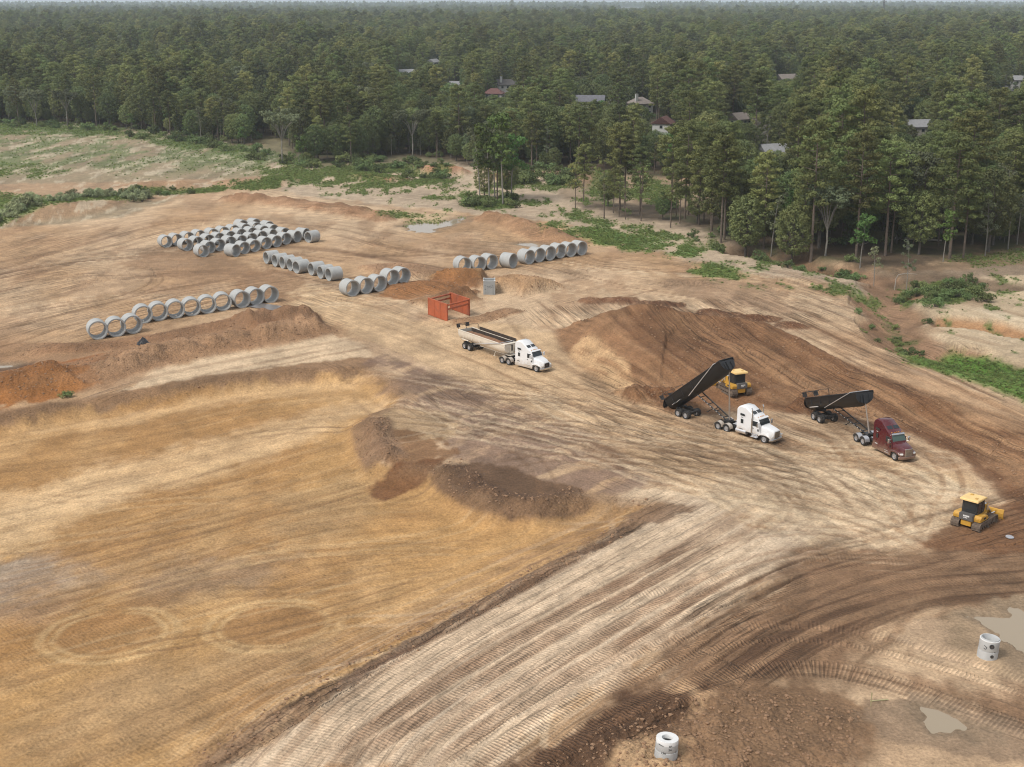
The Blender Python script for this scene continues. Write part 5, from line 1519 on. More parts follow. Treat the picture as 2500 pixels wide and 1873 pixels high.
mh2 = manhole(2417.5, 1613, .79, 1.75, 'open round manhole with two pipe holes beside the tan puddle', False, (R(-1), R(4)))
BOOT = mat('rubber_boot', (.03, .03, .03), .7, 0, .1, 4)
for a, z, r in ((R(-6), 1.28, .19), (R(4), .42, .14)):
    m = MB(); m.lathe([(r, -.02), (r, .05), (r * .55, .04), (r * .5, -.02)], 'Y', 20)
    o = m.build('pipe_hole', BOOT, mh2, 0, 1, True); o.location = (math.sin(a) * .79, -math.cos(a) * .79, z); o.rotation_euler = (0, 0, a + math.pi)
    m = MB(); m.lathe([(0, .0), (r * .6, .0), (r * .6, .03), (0, .03)], 'Y', 16); o = m.build('hole_shade_disc', mat('hole_shade', (.06, .05, .045), .9), mh2); o.location = (math.sin(a) * .79, -math.cos(a) * .79, z); o.rotation_euler = (0, 0, a + math.pi)  # dark disc: shade inside the opening, put into the colour
m = MB()
for a, z, l in ((-40, 1.2, .3), (-34, 1.05, .14), (-44, .98, .2), (18, .78, .12)):
    m.box((math.sin(R(a)) * .80, -math.cos(R(a)) * .80, z), (l, .02, .04), Matrix.Rotation(R(a), 3, 'Z') @ Matrix.Rotation(R(30), 3, 'Y'))
m.build('marking', INK, mh2)

# ------------------------------------------------------------------ small things lying about
def sheet(name, px, py, size, material, label, cat, rz=0, z=.03, lump=0.0):
    p = P(px, py); m = MB(); m.box((0, 0, 0), size)
    o = m.build(name, material, None, .01, 1); o.location = (p.x, p.y, float(ground_z(p.x, p.y)) + z); o.rotation_euler = (0, 0, rz)
    tag(o, label, cat); return o
sheet('steel_plate', 652, 751, (6.5, 3.2, .06), mat('wet_steel_plate', (.22, .20, .19), .35, .3, .1, 1), 'grey steel plate lying in front of the nearest pipe row', 'steel plate', R(-30), .12)
m = MB(); m.lathe([(0, 0), (.4, 0), (.4, .07), (.34, .1), (0, .1)], 'Z', 28); o = m.build('round_lid', mat('pale_grey_lid', (.33, .33, .35), .5), None, 0, 1, True)
p = P(2465, 1312); o.location = (p.x, p.y, float(ground_z(p.x, p.y)) + .05); o.rotation_euler = (.05, .08, 0); tag(o, 'pale grey round lid on the soil behind the right bulldozer', 'lid')
# crumpled black sheet on the trench mound
m = MB(); random.seed(11); n = 9; vs = []; fs = []
for i in range(n):
    for j in range(n):
        u, v_ = i / (n - 1) - .5, j / (n - 1) - .5
        rad = math.hypot(u, v_)
        vs.append((u * 2.2 + random.uniform(-.1, .1), v_ * 2.0 + random.uniform(-.1, .1), max(0, 1.15 * (1 - rad * 1.7)) + random.uniform(0, .22)))
for i in range(n - 1):
    for j in range(n - 1): fs.append((i * n + j, (i + 1) * n + j, (i + 1) * n + j + 1, i * n + j + 1))
m.add(vs, fs); o = m.build('plastic_sheet', mat('black_plastic', (.015, .015, .017), .35, 0, .2, 3), None)
p = P(351, 850, 1.0); o.scale = (.8, .8, 1.0); o.location = (p.x, p.y, float(ground_z(p.x, p.y)) + .1); tag(o, 'crumpled black plastic sheet on the soil mound', 'plastic sheet')
# survey stakes
STK = mat('stake_wood', (.34, .30, .16), .8, 0, .1, 5)
for i, (px, py, l) in enumerate(((2126, 1724, 1.1), (2147, 1713, .0))):
    p = P(px, py); z = float(ground_z(p.x, p.y)); m = MB()
    if i == 0: m.box((0, 0, .55), (.06, .03, 1.2)); m.box((0, -.02, 1.02), (.09, .02, .2))
    else: m.bar((-.7, 0, .05), (.7, .15, .1), .1, .05)
    o = m.build('survey_stake' if i == 0 else 'timber_lath', STK, None); o.location = (p.x, p.y, z)
    tag(o, 'thin upright survey stake in the mud at lower right' if i == 0 else 'short timber lath lying flat beside the survey stake', 'stake' if i == 0 else 'timber')
# fallen log at the wood edge and a bent sapling over the gully
BARKP = mat('pale_bark', (.30, .27, .23), .9, 0, .2, 3, (.2, .17, .14), .2, .3)
p, q = P(2185, 578, .6), P(2300, 584, .6)
m = MB(); m.tube([p - p, (q - p) * .5 + Vector((0, 0, .1)), q - p], [.32, .27, .2], 10); o = m.build('fallen_log', BARKP, None, 0, 1, True); o.location = (p.x, p.y, float(ground_z(p.x, p.y)) + .25)
tag(o, 'fallen bare log lying under the right-hand trees', 'log')
p = P(2186, 683); m = MB(); m.tube([(0, 0, -.2), (.1, 0, 2.2), (.5, 0, 3.0), (2, .2, 3.2), (4.2, .4, 3.0)], [.1, .09, .08, .06, .03], 8); m.tube([(2.2, .2, 3.2), (3.2, .6, 3.9)], [.03, .015], 6)
o = m.build('bent_sapling', BARKP, None, 0, 1, True); o.location = (p.x, p.y, float(ground_z(p.x, p.y))); tag(o, 'bare sapling bent over into an arch beside the gully', 'sapling')
# ------------------------------------------------------------------ trees
def leaf_mat(name, base, warm, tr=.25):
    m, nt, b, out = new_mat(name)
    N, L = nt.nodes, nt.links
    oi = N.new('ShaderNodeObjectInfo'); at = N.new('ShaderNodeAttribute'); at.attribute_name = 'tint'
    mx = N.new('ShaderNodeMix'); mx.data_type = 'RGBA'; mx.inputs[6].default_value = (*base, 1); mx.inputs[7].default_value = (*warm, 1)
    ad = N.new('ShaderNodeMath'); ad.operation = 'MULTIPLY_ADD'; ad.inputs[1].default_value = .55; ad.inputs[2].default_value = 0
    L.new(oi.outputs['Random'], ad.inputs[0])
    ad2 = N.new('ShaderNodeMath'); ad2.operation = 'MULTIPLY_ADD'; ad2.inputs[1].default_value = .5
    L.new(at.outputs['Fac'], ad2.inputs[0]); L.new(ad.outputs[0], ad2.inputs[2])
    L.new(ad2.outputs[0], mx.inputs[0])
    hv = N.new('ShaderNodeHueSaturation')
    mr = N.new('ShaderNodeMapRange'); mr.inputs['To Min'].default_value = .55; mr.inputs['To Max'].default_value = 1.5
    mm = N.new('ShaderNodeMath'); mm.operation = 'FRACT'; m3 = N.new('ShaderNodeMath'); m3.operation = 'MULTIPLY'; m3.inputs[1].default_value = 7.31
    L.new(oi.outputs['Random'], m3.inputs[0]); L.new(m3.outputs[0], mm.inputs[0]); L.new(mm.outputs[0], mr.inputs['Value'])
    L.new(mr.outputs[0], hv.inputs['Value'])
    m5 = N.new('ShaderNodeMath'); m5.operation = 'MULTIPLY'; m5.inputs[1].default_value = 3.77; m6 = N.new('ShaderNodeMath'); m6.operation = 'FRACT'
    r5 = N.new('ShaderNodeMapRange'); r5.inputs['To Min'].default_value = .472; r5.inputs['To Max'].default_value = .524
    L.new(oi.outputs['Random'], m5.inputs[0]); L.new(m5.outputs[0], m6.inputs[0]); L.new(m6.outputs[0], r5.inputs['Value']); L.new(r5.outputs[0], hv.inputs['Hue']); L.new(mx.outputs[2], hv.inputs['Color'])
    L.new(hv.outputs[0], b.inputs['Base Color'])
    b.inputs['Roughness'].default_value = .75; b.inputs['Specular IOR Level'].default_value = .25
    t = N.new('ShaderNodeBsdfTranslucent'); L.new(hv.outputs[0], t.inputs['Color'])
    ms = N.new('ShaderNodeMixShader'); ms.inputs[0].default_value = tr
    L.new(b.outputs[0], ms.inputs[1]); L.new(t.outputs[0], ms.inputs[2]); L.new(ms.outputs[0], out.inputs['Surface'])
    return m
LM = {'pine': leaf_mat('pine_needles', (.092, .122, .042), (.186, .196, .066)), 'oak': leaf_mat('oak_leaves', (.080, .116, .046), (.168, .188, .068)),
      'pale': leaf_mat('pale_leaves', (.105, .128, .068), (.150, .170, .092)), 'young': leaf_mat('young_leaves', (.060, .110, .028), (.105, .165, .040)),
      'red': leaf_mat('red_leaves', (.12, .045, .032), (.16, .07, .04)), 'rust': leaf_mat('rust_leaves', (.13, .085, .03), (.18, .11, .04)),
      'bush': leaf_mat('bush_leaves', (.090, .130, .046), (.150, .190, .070)), 'grass': leaf_mat('grass_blades', (.17, .23, .07), (.27, .31, .12), .5),
      'sage': leaf_mat('sage_leaves', (.24, .28, .145), (.31, .34, .19)), 'grey': leaf_mat('thin_grey_twigs', (.11, .10, .085), (.16, .145, .12))}
BARK = {'pine': mat('pine_bark', (.115, .088, .068), .95, 0, .25, 2, (.16, .13, .105), .2, .4), 'oak': mat('oak_bark', (.105, .09, .075), .95, 0, .25, 2, (.06, .052, .044), .2, .4),
        'pale': mat('grey_pale_bark', (.20, .185, .16), .95, 0, .2, 2, (.16, .145, .125), .2, .3)}

def clumps_to_mesh(name, cl, per, size, rg, flat=1.0, shell=.55, up=.5):
    """leaf faces spread through clump volumes. cl: array of (x, y, z, rx, rz)"""
    cl = np.asarray(cl); n = len(cl) * per
    ci = np.repeat(np.arange(len(cl)), per)
    d = rg.normal(size=(n, 3)); d /= np.linalg.norm(d, axis=1)[:, None]
    r = rg.uniform(shell, 1.0, n) ** .8
    ctr = cl[ci, :3] + d * r[:, None] * np.stack([cl[ci, 3], cl[ci, 3], cl[ci, 4]], 1)
    nrm = d + rg.normal(size=(n, 3)) * .38 + np.array([0, 0, up]); nrm /= np.linalg.norm(nrm, axis=1)[:, None]
    a = np.cross(nrm, rg.normal(size=(n, 3))); a /= np.linalg.norm(a, axis=1)[:, None]
    b = np.cross(nrm, a)
    s = size * rg.uniform(.6, 1.35, n)[:, None]
    e = rg.uniform(.35, .75, n)[:, None]
    v = np.stack([ctr - a * s * .5, ctr + b * s * e * .5 - a * s * .05, ctr + a * s * .5, ctr - b * s * e * .5 + a * s * .05], 1).reshape(-1, 3)
    f = np.arange(n * 4).reshape(n, 4)
    tint = np.repeat(np.clip(rg.uniform(0, 1, len(cl))[ci] * .7 + rg.uniform(0, .3, n), 0, 1), 4)
    me = np_mesh(name, v, f)
    at = me.attributes.new('tint', 'FLOAT', 'POINT'); at.data.foreach_set('value', tint.astype(np.float32))
    return me

def limb(m, pts, r, n=6): m.tube(pts, r, n)

def make_tree(kind, seed):
    """returns trunk mesh, crown mesh, height of a tree standing at the origin"""
    rg = np.random.default_rng(seed); rd = random.Random(seed)
    m = MB(); cl = []
    if kind == 'pine':
        H = rd.uniform(22, 27); lean = (rd.uniform(-.6, .6), rd.uniform(-.6, .6))
        top = lambda q: Vector((lean[0] * q * q, lean[1] * q * q, H * q))
        limb(m, [top(q) for q in (0, .3, .6, .85, .98)], [.30, .24, .18, .10, .03], 8)
        base = rd.uniform(.36, .50); nb = rd.randint(30, 36)
        for k in range(nb):
            q = base + (1 - base) * (k + rd.random()) / nb
            tq = (q - base) / (1 - base); sh = max(.12, 1 - abs(2 * tq - .85) ** 2.4 * .62)
            ln = (1.1 + 3.0 * sh) * rd.uniform(.6, 1.15); a = k * 2.4 + rd.uniform(-.5, .5)
            p0 = top(q); p1 = p0 + Vector((math.cos(a) * ln, math.sin(a) * ln, rd.uniform(.1, .9) + .12 * ln))
            limb(m, [p0, (p0 + p1) / 2 + Vector((0, 0, -.15)), p1], [.07, .05, .02], 4)
            rr = rd.uniform(.95, 1.55)
            cl.append((p1.x, p1.y, p1.z, rr, rr * .55))
            if ln > 2: pm = p0.lerp(p1, .58); cl.append((pm.x + rd.uniform(-.5, .5), pm.y + rd.uniform(-.5, .5), pm.z + .25, rr * .85, rr * .5))
        t = top(.985); cl.append((t.x, t.y, t.z, .8, .8)); cl.append((t.x + .3, t.y, t.z - .9, 1.0, .7))
        for k in range(3):
            a = rd.uniform(0, 6.28); q = rd.uniform(base - .16, base - .03); p0 = top(q)
            limb(m, [p0, p0 + Vector((math.cos(a) * 1.4, math.sin(a) * 1.4, .3))], [.04, .012], 4)
        return m.mesh('pine_trunk', 0, 1, True), clumps_to_mesh('pine_crown', cl, 95, .50, rg), H
    if kind == 'oak':
        H = rd.uniform(15, 20); base = rd.uniform(.16, .28); Rr = rd.uniform(4.2, 5.6)
        limb(m, [(0, 0, 0), (.1, .1, H * .3), (.0, .2, H * .62), (.1, .1, H * .85)], [.38, .30, .18, .06], 8)
        n = 70
        for k in range(n):
            z = 1 - 2 * (k + .5) / n; a = k * 2.399
            rr = math.sqrt(1 - z * z); q = rd.uniform(.62, 1.0)
            x, y_ = math.cos(a) * rr * Rr * q, math.sin(a) * rr * Rr * q
            zz = H * (base + (1 - base) * (.5 + .5 * z * (.75 + .25 * q)))
            cl.append((x, y_, zz, rd.uniform(1.0, 1.7), rd.uniform(.7, 1.2)))
            if k % 5 == 0: limb(m, [(.05, .1, H * .35), (x * .5, y_ * .5, (H * .4 + zz) / 2), (x * .92, y_ * .92, zz)], [.13, .08, .03], 4)
        return m.mesh('oak_trunk', 0, 1, True), clumps_to_mesh('oak_crown', cl, 105, .50, rg), H
    if kind == 'pale':
        H = rd.uniform(15, 19); Rr = rd.uniform(4.5, 6)
        fork = H * rd.uniform(.32, .42)
        limb(m, [(0, 0, 0), (.15, 0, fork * .6), (0, .1, fork)], [.26, .22, .2], 8)
        for k in range(11):
            a = k * 2.399 + rd.uniform(-.2, .2); q = rd.uniform(.45, 1)
            e = Vector((math.cos(a) * Rr * q, math.sin(a) * Rr * q, H * rd.uniform(.74, .97) - .08 * H * q))
            mid = Vector((e.x * .38, e.y * .38, fork + (e.z - fork) * .55))
            limb(m, [(0, .1, fork - .5), mid, e], [.14, .085, .03], 5)
            for j in range(3):
                b = a + rd.uniform(-.8, .8); e2 = mid.lerp(e, .4 + .2 * j) + Vector((math.cos(b) * 1.5, math.sin(b) * 1.5, rd.uniform(.4, 1.4)))
                limb(m, [mid.lerp(e, .3 + .2 * j), e2], [.05, .015], 4); cl.append((e2.x, e2.y, e2.z, rd.uniform(.9, 1.4), .6))
            cl.append((e.x, e.y, e.z + .3, rd.uniform(1.1, 1.7), .75)); cl.append((e.x * .75, e.y * .75, e.z + .7, 1.3, .6))
        return m.mesh('pale_trunk', 0, 1, True), clumps_to_mesh('pale_crown', cl, 75, .55, rg), H
    if kind == 'young':
        H = rd.uniform(9, 14); ln = rd.uniform(-1.2, 1.2)
        top = lambda q: Vector((ln * q * q, .4 * q, H * q))
        limb(m, [top(q) for q in (0, .35, .7, .96)], [.13, .10, .06, .02], 6)
        for k in range(22):
            q = rd.uniform(.42, 1); a = rd.uniform(0, 6.28); l_ = rd.uniform(.5, 2.1) * (1.25 - q * .6); p = top(q) + Vector((math.cos(a) * l_, math.sin(a) * l_, .35 * l_))
            limb(m, [top(q) - Vector((0, 0, .2)), p], [.035, .012], 4); cl.append((p.x, p.y, p.z, rd.uniform(.6, 1.05), .55))
        return m.mesh('young_trunk', 0, 1, True), clumps_to_mesh('young_crown', cl, 46, .5, rg), H
    if kind == 'thin':      # slender tree with few twigs
        H = rd.uniform(11, 17); ln = rd.uniform(-1.5, 1.5)
        top = lambda q: Vector((ln * q * q, .3 * q, H * q))
        limb(m, [top(q) for q in (0, .3, .6, .85, 1)], [.15, .12, .09, .05, .015], 6)
        for k in range(20):
            q = rd.uniform(.38, 1); a = rd.uniform(0, 6.28); l_ = rd.uniform(.7, 2.4) * (1.3 - q * .7)
            p = top(q) + Vector((math.cos(a) * l_, math.sin(a) * l_, .55 * l_))
            limb(m, [top(q), p], [.04, .012], 4); cl.append((p.x, p.y, p.z, rd.uniform(.5, .95), .5))
            if k % 2: limb(m, [top(q).lerp(p, .5), p + Vector((rd.uniform(-.6, .6), rd.uniform(-.6, .6), .6))], [.02, .01], 4)
        return m.mesh('thin_trunk', 0, 1, True), clumps_to_mesh('thin_crown', cl, 30, .46, rg), H
    if kind == 'bush':
        H = rd.uniform(2.2, 3.6)
        for k in range(16):
            a = rd.uniform(0, 6.28); q = math.sqrt(rd.random()) * 1.9; z = rd.uniform(.3, 1) * H * (1 - q * .22)
            limb(m, [(0, 0, 0), (math.cos(a) * q, math.sin(a) * q, z)], [.05, .015], 4); cl.append((math.cos(a) * q, math.sin(a) * q, z, rd.uniform(.5, .95), .6))
        return m.mesh('bush_stems', 0, 1, True), clumps_to_mesh('bush_crown', cl, 40, .42, rg), H

PROTO = {}
def proto(key, kind, leaf, bark, seeds):
    PROTO[key] = []
    for sd_ in seeds:
        tm, cm, H = make_tree(kind, sd_)
        tm.materials.append(BARK[bark]); cm.materials.append(LM[leaf])
        rc = 4.0 if kind == 'pine' else 5.5 if kind in ('oak', 'pale') else 2.5
        PROTO[key].append((tm, cm, H, rc))
proto('pine', 'pine', 'pine', 'pine', (1, 2, 3, 4, 5, 6))
proto('oak', 'oak', 'oak', 'oak', (11, 12, 13, 14))
proto('pale', 'pale', 'pale', 'pale', (21, 22, 23))
proto('young', 'young', 'young', 'pale', (31, 32, 33, 34))
proto('thin', 'thin', 'pale', 'pale', (41, 42, 43))
proto('thinpine', 'thin', 'pine', 'pine', (44, 45))
proto('bush', 'bush', 'bush', 'oak', (51, 52, 53))
proto('sage', 'bush', 'sage', 'oak', (54, 55))
proto('red', 'oak', 'red', 'oak', (61,))
proto('rust', 'oak', 'rust', 'oak', (62,))
proto('bare', 'thin', 'grey', 'pale', (63, 64))

def proj(x, y, z):
    """pixel of the 2500 px photograph where a point of the place appears"""
    yc = y * CP + (CAM_H - z) * SP
    vx = FPX * x / yc
    vy = FPX * ((CAM_H - z) * CP - y * SP) / yc
    return 1250 + vx, 936.5 + vy

# houses (in p5) want to stay in view: windows of the picture that nearer trees keep clear: (x0, y0, x1, y1, distance)
KEEP = []
def house_spot(px, py, z): q = P(px, py, z); return q
# ------------------------------------------------------------------ houses among the trees
SHINGLE = {'slate': mat('slate_shingle', (.12, .12, .135), .9, 0, .15, 1.2), 'brown': mat('brown_shingle', (.20, .17, .15), .9, 0, .15, 1.2), 'grey': mat('grey_shingle', (.24, .24, .245), .9, 0, .15, 1.2),
           'red': mat('red_shingle', (.12, .055, .048), .9, 0, .15, 1.2), 'dark': mat('dark_shingle', (.075, .068, .066), .9, 0, .15, 1.2)}
SIDING = {'white': mat('white_siding', (.42, .42, .40), .8, 0, .05, 1), 'grey': mat('grey_siding', (.30, .295, .28), .8, 0, .06, 1), 'cream': mat('cream_siding', (.36, .345, .30), .8, 0, .06, 1)}
def house(px, py, z_eave, L_, W_, rz, roof, wall, label, keep, hip=False, chimney=False, storeys=2):
    L_, W_ = L_ * .88, W_ * .88
    p = P(px, py, z_eave)
    e = empty('house', (p.x, p.y, 0), rz)
    tag(e, label, 'house', 'houses half hidden in the forest')
    Hh = z_eave; rise = W_ * .32
    m = MB(); m.box((0, 0, Hh / 2), (L_, W_, Hh)); 
    if not hip:
        for s in (-1, 1): m.add([(s * L_ / 2, -W_ / 2, Hh), (s * L_ / 2, W_ / 2, Hh), (s * L_ / 2, 0, Hh + rise), (s * (L_ / 2 - .2), -W_ / 2, Hh), (s * (L_ / 2 - .2), W_ / 2, Hh), (s * (L_ / 2 - .2), 0, Hh + rise)], [(0, 1, 2), (5, 4, 3), (0, 2, 5, 3), (1, 4, 5, 2), (0, 3, 4, 1)])
    wl_ = m.build('wall', SIDING[wall], e)
    ov = .5; m = MB(); ins = W_ * .42 if hip else -ov
    a, b, t = L_ / 2 + ov, W_ / 2 + ov, .18
    zl = Hh - ov * .32 * 2 * .5
    v = [(-a, -b, zl), (a, -b, zl), (a, b, zl), (-a, b, zl), (-(L_ / 2 - ins), 0, Hh + rise + .15), (L_ / 2 - ins, 0, Hh + rise + .15)]
    m.add(v + [(x, y_, z + t) for x, y_, z in v], [(0, 1, 5, 4)[::-1], (2, 3, 4, 5)[::-1], (1, 2, 5)[::-1], (3, 0, 4)[::-1], (6, 7, 11, 10), (8, 9, 10, 11), (7, 8, 11), (9, 6, 10), (0, 6, 7, 1)[::-1], (1, 7, 8, 2)[::-1], (2, 8, 9, 3)[::-1], (3, 9, 6, 0)[::-1]])
    rf = m.build('roof', SHINGLE[roof], e)
    if chimney:
        m = MB(); m.box((-L_ * .34, -W_ * .28, Hh + rise * .9), (1.2, 1.0, rise * 1.6)); m.box((-L_ * .34, -W_ * .28, Hh + rise * 1.72), (1.35, 1.15, .2)); m.build('chimney', SIDING['white'], rf)
    wins = [(-L_ * .3, Hh - 1.3), (0.0, Hh - 1.3), (L_ * .3, Hh - 1.3)]
    if storeys == 2: wins += [(-L_ * .3, Hh - 4.1), (L_ * .3, Hh - 4.1)]
    for x, z in wins:
        m = MB(); m.box((x, -W_ / 2 - .03, z), (1.5, .08, 1.4)); wf = m.build('window', SIDING['white'], e)
        m = MB(); m.box((x, -W_ / 2 - .075, z), (1.25, .03, 1.15)); m.build('pane', GLASS, wf)
    for s in (-1, 1):
        m = MB(); m.box((s * (L_ / 2 + .03), 0, Hh - 1.3), (.08, 1.3, 1.3)); wf = m.build('window', SIDING['white'], e)
        m = MB(); m.box((s * (L_ / 2 + .075), 0, Hh - 1.3), (.03, 1.1, 1.1)); m.build('pane', GLASS, wf)
    x0, y0, x1, y1 = keep; KEEP.append((x0 + .1 * (x1 - x0), y0, x1 - .1 * (x1 - x0), y0 + .6 * (y1 - y0), p.y))
    FOOT.append((p.x, p.y, max(L_, W_) * .62))
    return e
FOOT = []
house(1441, 247, 5.6, 15, 9, R(-8), 'slate', 'white', 'white house with long slate roof in the middle of the forest', (1405, 222, 1482, 262))
house(1562, 252, 5.6, 11, 9, R(28), 'brown', 'white', 'white house with brown hipped roof and pale chimney', (1536, 228, 1586, 265), hip=True, chimney=True)
house(1206, 228, 5.4, 11, 8, R(-12), 'red', 'grey', 'grey house with dull red roof at the middle left', (1185, 210, 1230, 246), hip=True, chimney=False)
house(1236, 206, 6.5, 12, 9, R(14), 'dark', 'white', 'dark gabled house with pale chimney just behind the red-roofed house', (1215, 180, 1256, 212), chimney=True)
house(992, 180, 6.0, 12, 9, R(30), 'grey', 'cream', 'cream house with grey roof left of the forest centre', (975, 150, 1014, 192))
house(1058, 152, 6.5, 10, 8, R(60), 'grey', 'white', 'small white gable behind the cream house in the forest', (1046, 138, 1072, 160))
house(1106, 208, 4.5, 8, 7, R(0), 'grey', 'white', 'low white house wall left of the red-roofed house', (1098, 190, 1118, 212), chimney=False, storeys=1)
house(1922, 192, 5.5, 15, 9, R(24), 'brown', 'grey', 'house with broad brown roofs high on the right', (1898, 168, 1946, 206))
house(1896, 372, 4.6, 13, 9, R(20), 'grey', 'cream', 'house with grey roof close behind the front pines', (1868, 340, 1920, 385), storeys=1)
house(1620, 300, 5.0, 9, 8, R(70), 'red', 'white', 'white house with red roof corner among the trees', (1602, 268, 1640, 330), chimney=False)
house(2452, 222, 5.2, 12, 8, R(62), 'dark', 'white', 'white gabled house with round vent at the right edge', (2434, 200, 2472, 226))
house(2490, 195, 6.0, 10, 8, R(0), 'grey', 'white', 'white framed house cut by the right edge of the picture', (2474, 182, 2500, 208))
house(2244, 308, 4.8, 12, 8, R(10), 'grey', 'cream', 'pale grey roof in front of the right-hand woods', (2226, 290, 2264, 312), storeys=1)
house(1805, 290, 4.8, 9, 8, R(35), 'brown', 'white', 'small white house corner right of the red roof corner', (1790, 278, 1816, 300), chimney=False, storeys=1)
for i, (px, L_) in enumerate(((1530, 60), (1558, 46))):
    p = P(px, 22, 14); e = empty('warehouse', (p.x, p.y, 0), R(4)); tag(e, ['long white building far away near the horizon, left one', 'shorter white building far away near the horizon, right one'][i], 'building', 'far white buildings')
    m = MB(); m.box((0, 0, 12), (L_, 30, 24)); m.build('wall', SIDING['grey'], e); m = MB(); m.box((0, 0, 24.5), (L_ + 1, 31, 1)); m.build('roof', SHINGLE['grey'], e)
    KEEP.append((px - 12, 14, px + 12, 19, p.y))
p = P(2157, 26, 0); mast = empty('radio_mast', (p.x * .36, p.y * .36, 0)); tag(mast, 'thin lattice radio mast on the horizon at the right', 'mast')
m = MB(); hh = 75
for s in ((-1, -1), (1, -1), (1, 1), (-1, 1)): m.bar((s[0] * 2.4, s[1] * 2.4, 0), (s[0] * .5, s[1] * .5, hh), .5)
m.build('mast_leg', DARKST, mast)
m = MB()
for k in range(14):
    z0, z1 = hh * k / 14, hh * (k + 1) / 14; w0, w1 = 2.4 - 1.9 * k / 14, 2.4 - 1.9 * (k + 1) / 14
    m.bar((-w0, -w0, z0), (w1, -w1, z1), .3); m.bar((w0, w0, z0), (-w1, w1, z1), .3)
m.build('mast_lattice', DARKST, mast)

# ------------------------------------------------------------------ plant the forest
rt = np.random.default_rng(99)
def blocked(x, y, top, rc):
    ux, uy = proj(x, y, top); bx, by = proj(x, y, 0)
    r = rc * FPX / y
    for x0, y0, x1, y1, d in KEEP:
        if y < d - 2 and ux + r > x0 and ux - r < x1 and uy < y1 and by > y0: return True
    for fx, fy, fr in FOOT:
        if (x - fx) ** 2 + (y - fy) ** 2 < (fr + 2) ** 2: return True
    return False

def in_poly(pts, x, y):
    ins = np.zeros(len(x), bool); n = len(pts)
    for i in range(n):
        a, b = pts[i], pts[(i + 1) % n]
        c = (a[1] > y) != (b[1] > y)
        with np.errstate(divide='ignore', invalid='ignore'):
            ins ^= c & (x < (b[0] - a[0]) * (y - a[1]) / (b[1] - a[1]) + a[0])
    return ins
def edge_dist(pts, x, y):
    d2 = np.full(len(x), 1e12)
    for i in range(len(pts)):
        a, b = pts[i], pts[(i + 1) % len(pts)]; e = b - a
        t = np.clip(((x - a[0]) * e[0] + (y - a[1]) * e[1]) / (e @ e), 0, 1)
        d2 = np.minimum(d2, (x - a[0] - e[0] * t) ** 2 + (y - a[1] - e[1] * t) ** 2)
    return np.sqrt(d2)

def jitter_rows(y0, y1, sp):
    ys = np.arange(y0, y1, sp); out = []
    for r_, y_ in enumerate(ys):
        hw = .44 * (y_ + 15) + 12
        xs = np.arange(-hw, hw, sp)
        out.append(np.stack([xs + rt.uniform(-.42, .42, len(xs)) * sp + (r_ % 2) * sp / 2, y_ + rt.uniform(-.42, .42, len(xs)) * sp], 1))
    return np.vstack(out)
pts = jitter_rows(270, 1000, 6.4)
ok = in_poly(wood_w, pts[:, 0], pts[:, 1]); pts = pts[ok]
ed = edge_dist(wood_w, pts[:, 0], pts[:, 1])
# the see-through stand of thin pines, right of centre, and clearings
sparse = in_poly(DW([(1200, 350), (1480, 375), (1600, 430), (1540, 520), (1330, 475), (1240, 445)]), pts[:, 0], pts[:, 1])
clear = in_poly(DW([(470, 222), (650, 230), (650, 266), (470, 262)]), pts[:, 0], pts[:, 1])
dens = fbm(pts[:, 0] / 40, pts[:, 1] / 40, 3, 301)
keepm = rt.random(len(pts)) < np.where(clear, .06, np.where(sparse, .52, .93))
pts, ed, sparse, dens = pts[keepm], ed[keepm], sparse[keepm], dens[keepm]
tl = []        # (kind, variant, x, y, scale, rot, tone)
for (x, y_), e_, sp_, dn in zip(pts, ed, sparse, dens):
    u = rt.random(); right = x > 30
    if sp_: k = 'pine' if u < .66 else 'thinpine' if u < .88 else 'young'
    elif e_ < 9: k = 'pine' if u < .44 else 'oak' if u < .70 else 'pale' if u < .75 else 'young' if u < .84 else 'thin' if u < .93 else 'thinpine' if u < .96 else 'bush'
    else: k = ('pine' if u < .34 + .3 * (dn - .5) * 2 else 'oak' if u < .90 else 'pale' if u < .945 else 'young' if u < .985 else 'bare')
    v = int(rt.integers(len(PROTO[k]))); tm, cm, H, rc = PROTO[k][v]
    s = rt.uniform(.62, 1.16) * (.96 if right else .92) * (.84 + .32 * dn)
    if not right and y_ < 640 and k == 'pine': s *= .92
    if blocked(x, y_, H * s, rc * s * 1.1) and True:
        if rt.random() < .6: continue
        k = 'bush'; v = int(rt.integers(len(PROTO[k]))); tm, cm, H, rc = PROTO[k][v]; s = rt.uniform(.9, 1.3)
        if blocked(x, y_, H * s, rc * s * .6): continue
    tl.append((k, v, float(x), float(y_), float(s), float(rt.uniform(0, 6.28)), 0))
